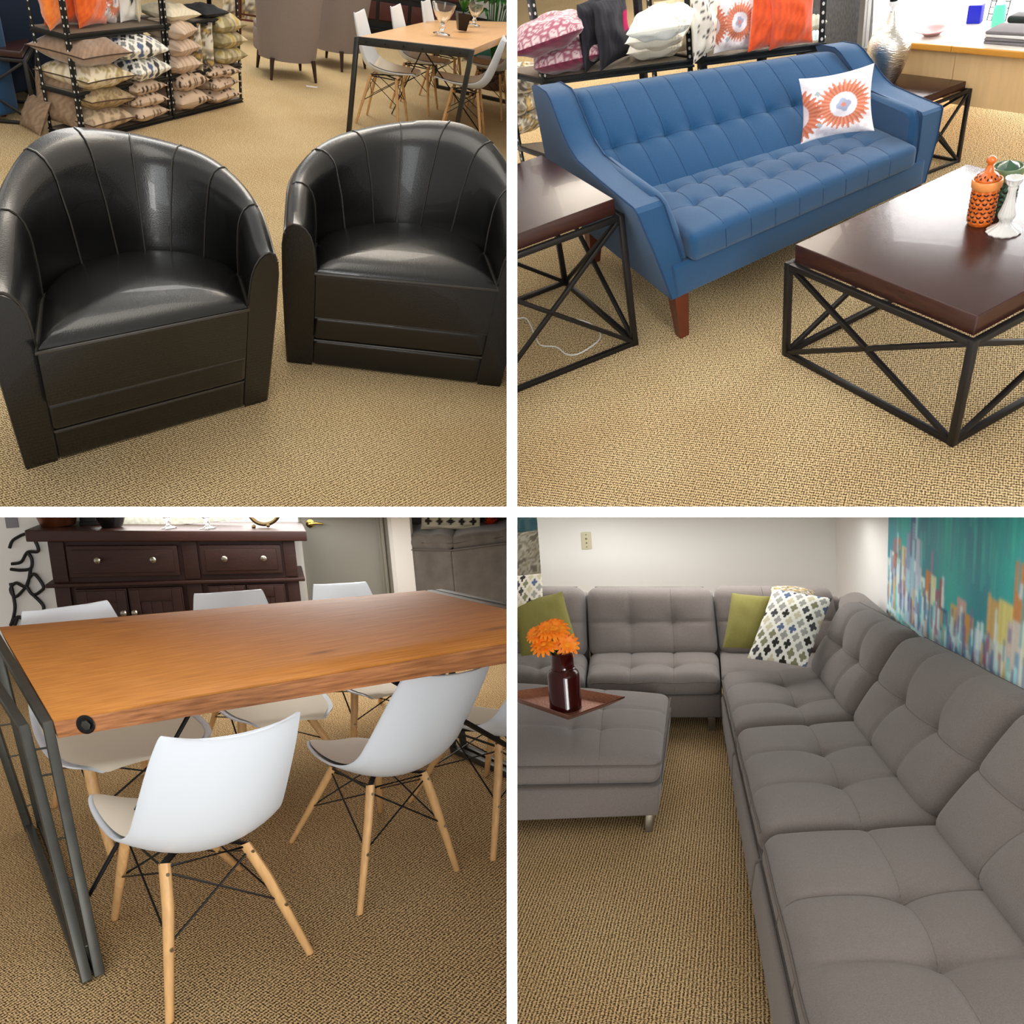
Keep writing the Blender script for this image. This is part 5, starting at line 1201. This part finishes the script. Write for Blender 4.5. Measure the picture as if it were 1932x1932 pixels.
mb.f.append((b0 + 7, b0 + 6, b0 + 5, b0 + 4))
t.part('dish', mb, M_tray, smooth=20)
t.part('rim', MB().tube([(v.x, v.y, .031) for v in q], .0035, 6, closed=True), mat('tray_rim', (.50, .34, .28), .4, metal=.5))
M_amber = mat('amber_glass', (.36, .035, .02), .06, trans=.75, ior=1.45, spec=.6)
vz = zt - .006; p = at('BR', 966 + 204 / 2, 966 + 748 / 2, vz)
VB = (float(p[0]), float(p[1]), vz)
t = Thing('glass_vase', 'BR', VB, 0, 'dark red-brown glass bottle vase holding the orange flowers', 'vase', None, lambda V: np.asarray(V) * [1.32, 1.32, 1.12])
t.part('body', MB().lathe([(0, 0), (.052, 0), (.055, .006), (.0555, .014), (.0545, .016), (.0545, .150), (.050, .162), (.042, .168), (.0385, .176), (.0385, .236), (.041, .240), (.0385, .244), (.036, .240), (.0355, .176), (.05, .158), (.0505, .02), (0, .012)], n=48), M_amber, smooth=50)
t.part('neck_ring', MB().lathe([(.0385, .172), (.0415, .176), (.0385, .180)], n=40), M_amber)
M_pet = mat('gerbera_petal', (1.0, .62, .12), .55, var=.5, vscale=40, col2='F5720E')
M_cen = mat('gerbera_centre', (1.0, .62, .12), .7, bump=1, bscale=400)
heads = [(130, 442, 24, 'leftmost orange gerbera, turned away, in the vase', 'F'), (162, 440, 30, 'large orange gerbera at the top of the bunch', 'A'), (208, 500, 27, 'orange gerbera lowest on the right of the bunch', 'A'), (118, 500, 28, 'orange gerbera low on the left of the bunch', 'B'), (88, 460, 22, 'small orange gerbera at the far left of the bunch', 'B'), (150, 480, 22, 'deep orange gerbera in the middle of the bunch', 'C')]
camd = Vector((0, 0, 1.75)) - Vector(VB)
for i, (X, Y, R, lab, kd) in enumerate(heads):
    yy = VB[1] - .02 + .012 * (i % 3); c = atp('BR', 966 + X / 2, 966 + Y / 2, (0, yy), (0, 1)); c = Vector(c)
    r = R / 1500 * 3.4 * 1.0
    n = (camd.normalized() + Vector(((X - 155) / 120, 0, .9 if kd != 'C' else .2))).normalized()
    if i == 2: n = (camd.normalized() * 1.0 + Vector((.25, 0, .1))).normalized()
    t = Thing('gerbera', 'BR', tuple(c), 0, lab, 'flower', 'orange gerberas in the glass vase')
    u = n.orthogonal().normalized(); v_ = n.cross(u)
    for ring, (cnt, rr, tilt_) in enumerate(((15, 1.0, .12), (11, .68, .45))):
        for j in range(cnt):
            a_ = 2 * pi * (j + ring * .5) / cnt + i; d_ = (u * cos(a_) + v_ * sin(a_)); s_ = n.cross(d_); rows = []
            for m_ in range(6):
                f = m_ / 5; cc = d_ * (r * rr * (.16 + .84 * f)) + n * (r * (tilt_ * f - .28 * f * f) + ring * .002); wd = r * .15 * sin(pi * min(1, .12 + f * .80)) ** .6
                rows.append([tuple(cc - s_ * wd + n * .0012), tuple(cc), tuple(cc + s_ * wd + n * .0012)])
            t.part('petal', MB().grid(rows), M_pet, smooth=80)
    mb = MB(); b0 = [tuple(n * (.004 + .006 * cos(ph)) + (u * cos(th) + v_ * sin(th)) * (r * .24 * sin(ph))) for ph in (0.01, .5, 1.0, 1.5) for th in np.linspace(0, 2 * pi, 14, endpoint=False)]
    rows = [b0[k_ * 14:(k_ + 1) * 14] for k_ in range(4)]; t.part('flower_centre', mb.grid(rows, closed_u=True), M_cen, smooth=80)
    base_ = Vector(VB) + Vector((0, 0, .24)) - c
    t.part('stem', MB().tube([tuple(-n * .004), tuple(base_ * .6 - n * .01), tuple(base_), tuple(base_ + Vector((0, 0, -.18)))], .0035, 6), M_leaf)

# pillows on the sectional
def bk(x, y, z): v = kb(np.array([[x, y, z]]))[0]; return (float(v[0]), float(v[1]), float(v[2]))
olive = plain('8A8344', '868042')
def px(X, Y, y): v = atp('BR', 966 + X / 2, 966 + Y / 2, (0, y), (0, 1)); return (float(v[0]), y, float(v[2]))
def slab_pillow(corners, T, fn, label, n=60, seed=0, y_off=0, name='throw_pillow', m=None, wav=0.0, ear=.0):
    """pillow stretched between four seen corners (bl, br, tr, tl) given as room points"""
    c = [Vector(p) for p in corners]; cen = (c[0] + c[1]) / 2
    t = Thing(name, 'BR', tuple(cen), 0, label, 'pillow', None)
    mb, cols = pillow_mb(2, 2, 2, n, ear, 0, fn, None, seed, wr=.03)
    nrm = ((c[1] - c[0]).cross(c[3] - c[0])).normalized()
    V = []
    for x, y, z in mb.v:
        a, b = (x + 1) / 2, (z + 1) / 2
        p = c[0] * (1 - a) * (1 - b) + c[1] * a * (1 - b) + c[2] * a * b + c[3] * (1 - a) * b
        V.append(tuple(p + nrm * y * T * .5 - cen))
    mb.v = V; t.solo(mb, m or M_print, 60, cols); return t
slab_pillow([px(795, 512, 4.20), px(925, 520, 4.16), px(975, 318, 4.34), px(830, 305, 4.40)], .11, olive, 'olive green pillow left of the quatrefoil pillow in the corner', 24, 1, ear=.03)
slab_pillow([px(35, 545, 4.15), px(255, 520, 4.12), px(190, 300, 4.34), px(-10, 345, 4.38)], .12, olive, 'olive green pillow at the left, behind the orange flowers', 24, 2, ear=.03)
slab_pillow([px(-20, 520, 4.30), px(118, 420, 4.28), px(112, 232, 4.42), px(-20, 245, 4.42)], .09, lambda u, v: quatre(u, v, 2.2, 2, 'EFE6D6'), 'quatrefoil-print pillow behind the left olive pillow', 80, 3)
slab_pillow([px(985, 330, 4.30), px(1130, 345, 4.28), px(1145, 300, 4.40), px(975, 283, 4.42)], .08, lambda u, v: leafy(u * 1.5, v, 5) if v > -.5 else lin('E9E2CC'), 'cream and brown brooch pillow peeping over the quatrefoil one', 30, 4)
slab_pillow([px(888, 552, 4.0), px(1110, 585, 3.93), px(1208, 325, 4.18), px(985, 290, 4.26)], .13, lambda u, v: quatre(u, v, 2.5, 7), 'white pillow with grey, blue and black quatrefoils in the sofa corner', 150, 5, ear=.02)

# walls, outlet, painting
XW, YC = 1.12, 5.68
t = Thing('wall_back', 'BR', kind='structure')
xe = float(atp('BR', 966 + 103 / 2, 966 + 140 / 2, (0, YC), (0, 1))[0])
t.solo(MB().box((xe, YC, 0), (XW + .1, YC + .12, 2.0)), M_wallw)
t = Thing('wall_right', 'BR', kind='structure'); t.solo(MB().box((XW, .9, 0), (XW + .12, YC, 2.0)), M_wallw)
t = Thing('wall_far', 'BR', kind='structure'); t.solo(MB().box((xe - 2.5, 8.0, 0), (xe + .3, 8.1, 2.6)), M_wallw)
a = atp('BR', 966 + 260 / 2, 966 + 77 / 2, (0, YC), (0, 1)); b = atp('BR', 966 + 302 / 2, 966 + 139 / 2, (0, YC), (0, 1))
t = Thing('wall_outlet', 'BR', (float(a[0] + b[0]) / 2, YC - .001, float(a[2] + b[2]) / 2), 0, 'almond plastic wall plate with a small socket on the white wall', 'socket')
hw, hh = abs(b[0] - a[0]) / 2, abs(b[2] - a[2]) / 2
t.part('cover_plate', MB().box((-hw, -.008, -hh), (hw, 0, hh), .004), mat('almond_plastic', (.80, .78, .66), .45))
t.part('socket_slots', MB().box((-.006, -.0095, .008), (-.002, -.007, .022)).box((.002, -.0095, .008), (.006, -.007, .022)).box((-.004, -.0095, -.02), (.004, -.007, -.012)), M_wire)
for z in (hh * .72, -hh * .72): t.part('screw', MB().lathe([(0, 0), (.005, 0), (.005, .002), (0, .002)], n=10, xf=lambda p, z=z: (p[0], -.008 - p[2], z + p[1])), M_screw)
# things seen through the opening at the left
a = atp('BR', 960, 1030, (0, 7.2), (0, 1))
t = Thing('teal_painting', 'BR', (float(a[0]) - .35, 7.2, float(a[2])), 0, 'gold and teal abstract painting glimpsed past the wall end', 'painting')
def abst(u, v): return mixc(lin('5E97A4'), lin('8FB6BC'), hsh(round(u * 12), round(v * 9))) if v < -.35 + .2 * sin(u * 5) else (lin('E8D4A0') if abs(v + .1 - .3 * sin(u * 6)) < .10 else (lin('B07A2E') if v > .3 + .2 * sin(u * 9) else lin('C9C2AE')))
n = 40; rows = [[(-.1 + .9 * i / n, 0, .02 + .7 * j / n) for j in range(n + 1)] for i in range(n + 1)]
cols = [abst(-1 + 2 * i / n, -1 + 2 * j / n) for i in range(n + 1) for j in range(n + 1)]
t.part('canvas', MB().grid(rows), M_print, None, 0, cols); t.part('canvas_edge', MB().box((-.1, .004, .0), (.8, .03, .72)), mat('canvas_edge_black', (.05, .05, .05), .6))
a = atp('BR', 966, 1042, (0, 7.0), (0, 1)); t = Thing('console_table', 'BR', (float(a[0]) - .4, 7.0, 0), 0, 'black console table with a grey top past the wall end', 'table')
zc = float(a[2]); t.part('top', MB().box((0, 0, zc - .09), (1.2, .35, zc - .03), .004), M_wire); t.part('runner', MB().box((0, -.002, zc - .03), (1.2, .35, zc), .004), mat('runner_grey', (.50, .47, .43), .8))
for x in (.03, 1.1): t.part('leg', MB().box((x, .02, 0), (x + .05, .07, zc - .09), .003), M_wire)
a = atp('BR', 1000, 1120, (0, 6.6), (0, 1)); t = Thing('side_chair', 'BR', (float(a[0]), 6.6, 0), 0, 'dark brown wooden chair back past the wall end', 'chair')
za = float(atp('BR', 1010, 1060, (0, 6.6), (0, 1))[2]); t.part('top_rail', MB().box((.0, 0, za - .06), (.4, .05, za), .006), M_dleg); t.part('post', MB().box((.08, .01, 0), (.13, .05, za - .05), .004), M_dleg); t.part('seat', MB().box((.05, 0, .4), (.4, .35, .44), .006), M_dleg)
a = atp('BR', 985, 1090, (0, 6.3), (0, 1))
pillow('BR', 'throw_pillow', (float(a[0]) - .1, 6.3, float(a[2]) - .35), 0, .7, .75, .12, lambda u, v: floral(u * 2, v * 2, 3, ('D6D0BE', 'A89F8A', 'C9C0A6', 'E2DCCB', '8E8878')), 'pale leaf-print pillow past the wall end', n=50)

# city painting on the right wall: strokes laid down cell by cell
bl = atp('BR', 966 + 1420 / 2, 966 + 430 / 2, (XW - .03, 0), (1, 0)); tlp = atp('BR', 966 + 1470 / 2, 966 + 20 / 2, (XW - .03, 0), (1, 0))
br = atp('BR', 1932, 966 + 660 / 2, (XW - .03, 0), (1, 0))
y_l, y_t, y_r = float(bl[1]), float(tlp[1]), float(br[1]) - .35
z_b, z_t = float(bl[2]) - .05, float(tlp[2]) + .45
NX, NZ = 230, 150
img = np.zeros((NX + 1, NZ + 1, 3)); rr = np.random.RandomState(5)
ZS = 1.0
def put(x0, x1, z0, z1, c, a=1., tex=.15):
    z0, z1 = z0 * ZS, z1 * ZS
    i0, i1 = int(max(0, x0) * NX), int(min(1, x1) * NX) + 1; j0, j1 = int(max(0, z0) * NZ), int(min(1, z1) * NZ) + 1
    if i1 <= i0 or j1 <= j0: return
    cc = np.array(lin(c)) * (1 + tex * (rr.rand(i1 - i0, 1, 1) - .5) * 2) * (1 + tex * (rr.rand(i1 - i0, j1 - j0, 1) - .5))
    img[i0:i1, j0:j1] = img[i0:i1, j0:j1] * (1 - a) + cc * a
for i in range(NX + 1):
    t_ = rr.rand()
    for j in range(NZ + 1):
        z = j / NZ; c = mixc(lin('2FA39C'), lin('2C7F8C'), .5 + .5 * sin(i * .09 + z * 3)); c = mixc(c, lin('5A7090'), max(0, z - .85) * 3 * t_)
        img[i, j] = c
for _ in range(200): x = rr.rand(); z = .45 + .55 * rr.rand(); put(x, x + .008, z, z + .1 + .2 * rr.rand(), ['45B5A5', '2A8E90', '55B8A8', '4F7F98'][rr.randint(4)], .35)
ZS = .66
hts = [(0.0, .035, .58, 'CFC6C2'), (.03, .07, .64, 'E6DCD4'), (.06, .085, .74, 'C8642E'), (.085, .11, .76, 'D4692E'), (.09, .12, .62, 'EFE6DF'), (.13, .165, .72, 'E3B888'), (.165, .20, .82, '8E93B0'), (.195, .235, .95, '56688A'), (.235, .275, .82, 'CBB9C8'), (.275, .30, .60, 'E8DDD6'), (.31, .345, .66, 'DD7A34'), (.345, .375, .65, 'EBD3A8'), (.375, .40, .58, 'B4543A'), (.40, .425, .66, 'B0452E'), (.415, .455, .50, '27466E'), (.47, .505, .56, 'E0A048'), (.505, .55, .62, 'D99A94'), (.55, .59, .56, 'DE8B38'), (.60, .65, .52, 'C9BBD0'), (.655, .70, .72, 'D99A5A'), (.70, .76, .74, 'E9C070'), (.74, .79, .66, 'DCB0AC'), (.76, .80, .95, 'D97A3A'), (.80, .86, .70, 'E7CFA0'), (.86, .93, .78, 'C75F30'), (.93, 1, .66, 'E9DDD0')]
for (a_, b_, h_, c_) in hts:
    put(a_, b_, .20, h_, c_, .95, .10)
    put(a_, b_, .20, h_ * .72, ['E9E2E4', 'CFC8D8', 'DCE4E6', 'B8C4D4'][rr.randint(4)], .55, .2)
    for _ in range(5):
        x = a_ + (b_ - a_) * rr.rand(); z = .22 + (h_ - .30) * rr.rand(); put(x, x + .008, z, z + .06 + .25 * rr.rand() * h_, ['F4EEE8', 'E7DCE6', '4E6F98', 'B8708E', '4F9C9E', 'E8A868', '7A6A98', 'A8D0D2'][rr.randint(8)], .7)
    if rr.rand() < .6: put(b_ - .007, b_, .22, h_ * .9, ['34557B', '5A4870', 'F6F2EE'][rr.randint(3)], .75)
for i in range(26): put(.205, .225, .40 + i * .02, .408 + i * .02, 'B9C2CC', .7, 0)
for _ in range(190):
    x = rr.rand(); z = .20 + .20 * rr.rand(); put(x, x + .009, z, z + .04 + .12 * rr.rand(), ['EEF0F2', 'C8E0E6', '4A8FB0', '2F5E8E', '7B6296', 'A8506A', 'DDA868', '5FB9B4', 'D0C4D4'][rr.randint(9)], .75)
put(0, 1, 0, .19, '5A625E', .8, .3)
for _ in range(620):
    x = rr.rand(); z = rr.rand() * .23; s_ = .006 + .014 * rr.rand(); put(x, x + s_, z, z + s_ * 1.0, ['3A464A', '4A3E3A', '3FA39E', '6FBEC0', 'C98058', 'E2D2BE', '7C6A86', '3A6A8A', 'A85560', 'CFC6BA', '5B7468', '8A8C84'][rr.randint(12)], .85)
for _ in range(60): x = rr.rand(); put(x, x + .05 + .05 * rr.rand(), .215 + .01 * rr.rand(), .23 + .01 * rr.rand(), ['DDE6E6', '3A464A', '6FBEC0'][rr.randint(3)], .7)
for _ in range(2):      # soften the strokes
    img[1:-1, 1:-1] = .5 * img[1:-1, 1:-1] + .125 * (img[2:, 1:-1] + img[:-2, 1:-1] + img[1:-1, 2:] + img[1:-1, :-2])
t = Thing('skyline_painting', 'BR', (XW - .002, y_l, z_b), 0, 'large unframed teal painting of a city skyline on the right wall', 'painting')
rows = []; cols = []
sl = (y_t - y_l) / (z_t - z_b) * .62
for i in range(NX + 1):
    row = []
    for j in range(NZ + 1):
        f = i / NX; z = (z_t - z_b) * j / NZ; row.append((-.036, (y_r - y_l) * f + sl * (z - .1), z)); cols.append(tuple(np.clip(img[i, j] * [1.1, 1.5, 1.5], 0, 1)))
    rows.append(row)
t.part('canvas', MB().grid(rows), mat('oil_paint', (.8, .8, .8), .55, attr=True, bump=.3, bscale=120), None, 0, cols)
Hh = z_t - z_b; e = MB(); V = [(x, y_ * (y_r - y_l) + sl * (z_ * Hh - .1), z_ * Hh) for x in (-.035, -.0) for y_, z_ in ((0, 0), (1, 0), (1, 1), (0, 1))]
e.add(V, [(0, 1, 2, 3), (7, 6, 5, 4), (0, 4, 5, 1), (1, 5, 6, 2), (2, 6, 7, 3), (3, 7, 4, 0)]); t.part('canvas_edge', e, mat('canvas_side', (.85, .83, .78), .8))
# ================================================================ partitions and trimming to them
TH = 20 / FPX * 1.2      # board thickness; front edge 1.2 m from the viewpoint
def board(name, lo, hi):
    V, F = rbox((np.array(hi) - np.array(lo)) / 2, 0, 1); V = V + (np.array(hi) + np.array(lo)) / 2
    me = bpy.data.meshes.new(name); me.from_pydata(V.tolist(), [], F); me.update(); me.materials.append(M_part)
    o = bpy.data.objects.new(name, me); C.objects.link(o); o.matrix_world = CAMW; o['kind'] = 'structure'; return o
BK = -14.0
board('wall_centre', (-TH / 2, -4.0, BK), (TH / 2, 8.0, -1.2))
board('trim_1', (-8, -TH / 2, BK), (-TH / 2, TH / 2, -1.2)); board('trim_2', (TH / 2, -TH / 2, BK), (8, TH / 2, -1.2))
bpy.context.view_layer.update()
SG = {'TL': (-1, 1), 'TR': (1, 1), 'BL': (-1, -1), 'BR': (1, -1)}
CI = CAMW.inverted(); kill = []; TG = TH / 2 + .0015
for o in list(bpy.data.objects):
    if o.type != 'MESH' or '_room' not in o: continue
    sx, sy = SG[o['_room']]; M = CI @ o.matrix_world
    n = len(o.data.vertices); co = np.empty(n * 3, 'f'); o.data.vertices.foreach_get('co', co); co = co.reshape(-1, 3)
    A_ = np.array(M); cc = co @ A_[:3, :3].T + A_[:3, 3]
    ex, ey = sx * cc[:, 0] - TG, sy * cc[:, 1] - TG
    if ex.min() >= 0 and ey.min() >= 0: continue
    if ex.max() <= 0 or ey.max() <= 0: kill.append(o); continue
    if o.data.users > 1: o.data = o.data.copy()
    bm = bmesh.new(); bm.from_mesh(o.data); Mi = M.inverted(); Mn = M.to_3x3().transposed()
    for e_, ax, s_ in ((ex, 0, sx), (ey, 1, sy)):
        if e_.min() >= 0: continue
        p = Vector((0, 0, 0)); p[ax] = s_ * TG; nn = Vector((0, 0, 0)); nn[ax] = -s_
        bmesh.ops.bisect_plane(bm, geom=bm.verts[:] + bm.edges[:] + bm.faces[:], plane_co=Mi @ p, plane_no=(Mn @ nn).normalized(), clear_outer=True)
    if not bm.faces: kill.append(o)
    bm.to_mesh(o.data); bm.free()
def sub(o):
    r = [o]
    for c in o.children: r += sub(c)
    return r
dead = set()
for o in kill:
    for q in sub(o): dead.add(q)
for o in dead: bpy.data.objects.remove(o, do_unlink=True)
for o in list(bpy.data.objects):
    if o.type == 'EMPTY' and not o.children: bpy.data.objects.remove(o, do_unlink=True)
for o in bpy.data.objects:
    if '_room' in o: del o['_room']
# alike pieces of furniture share a group only where there are several
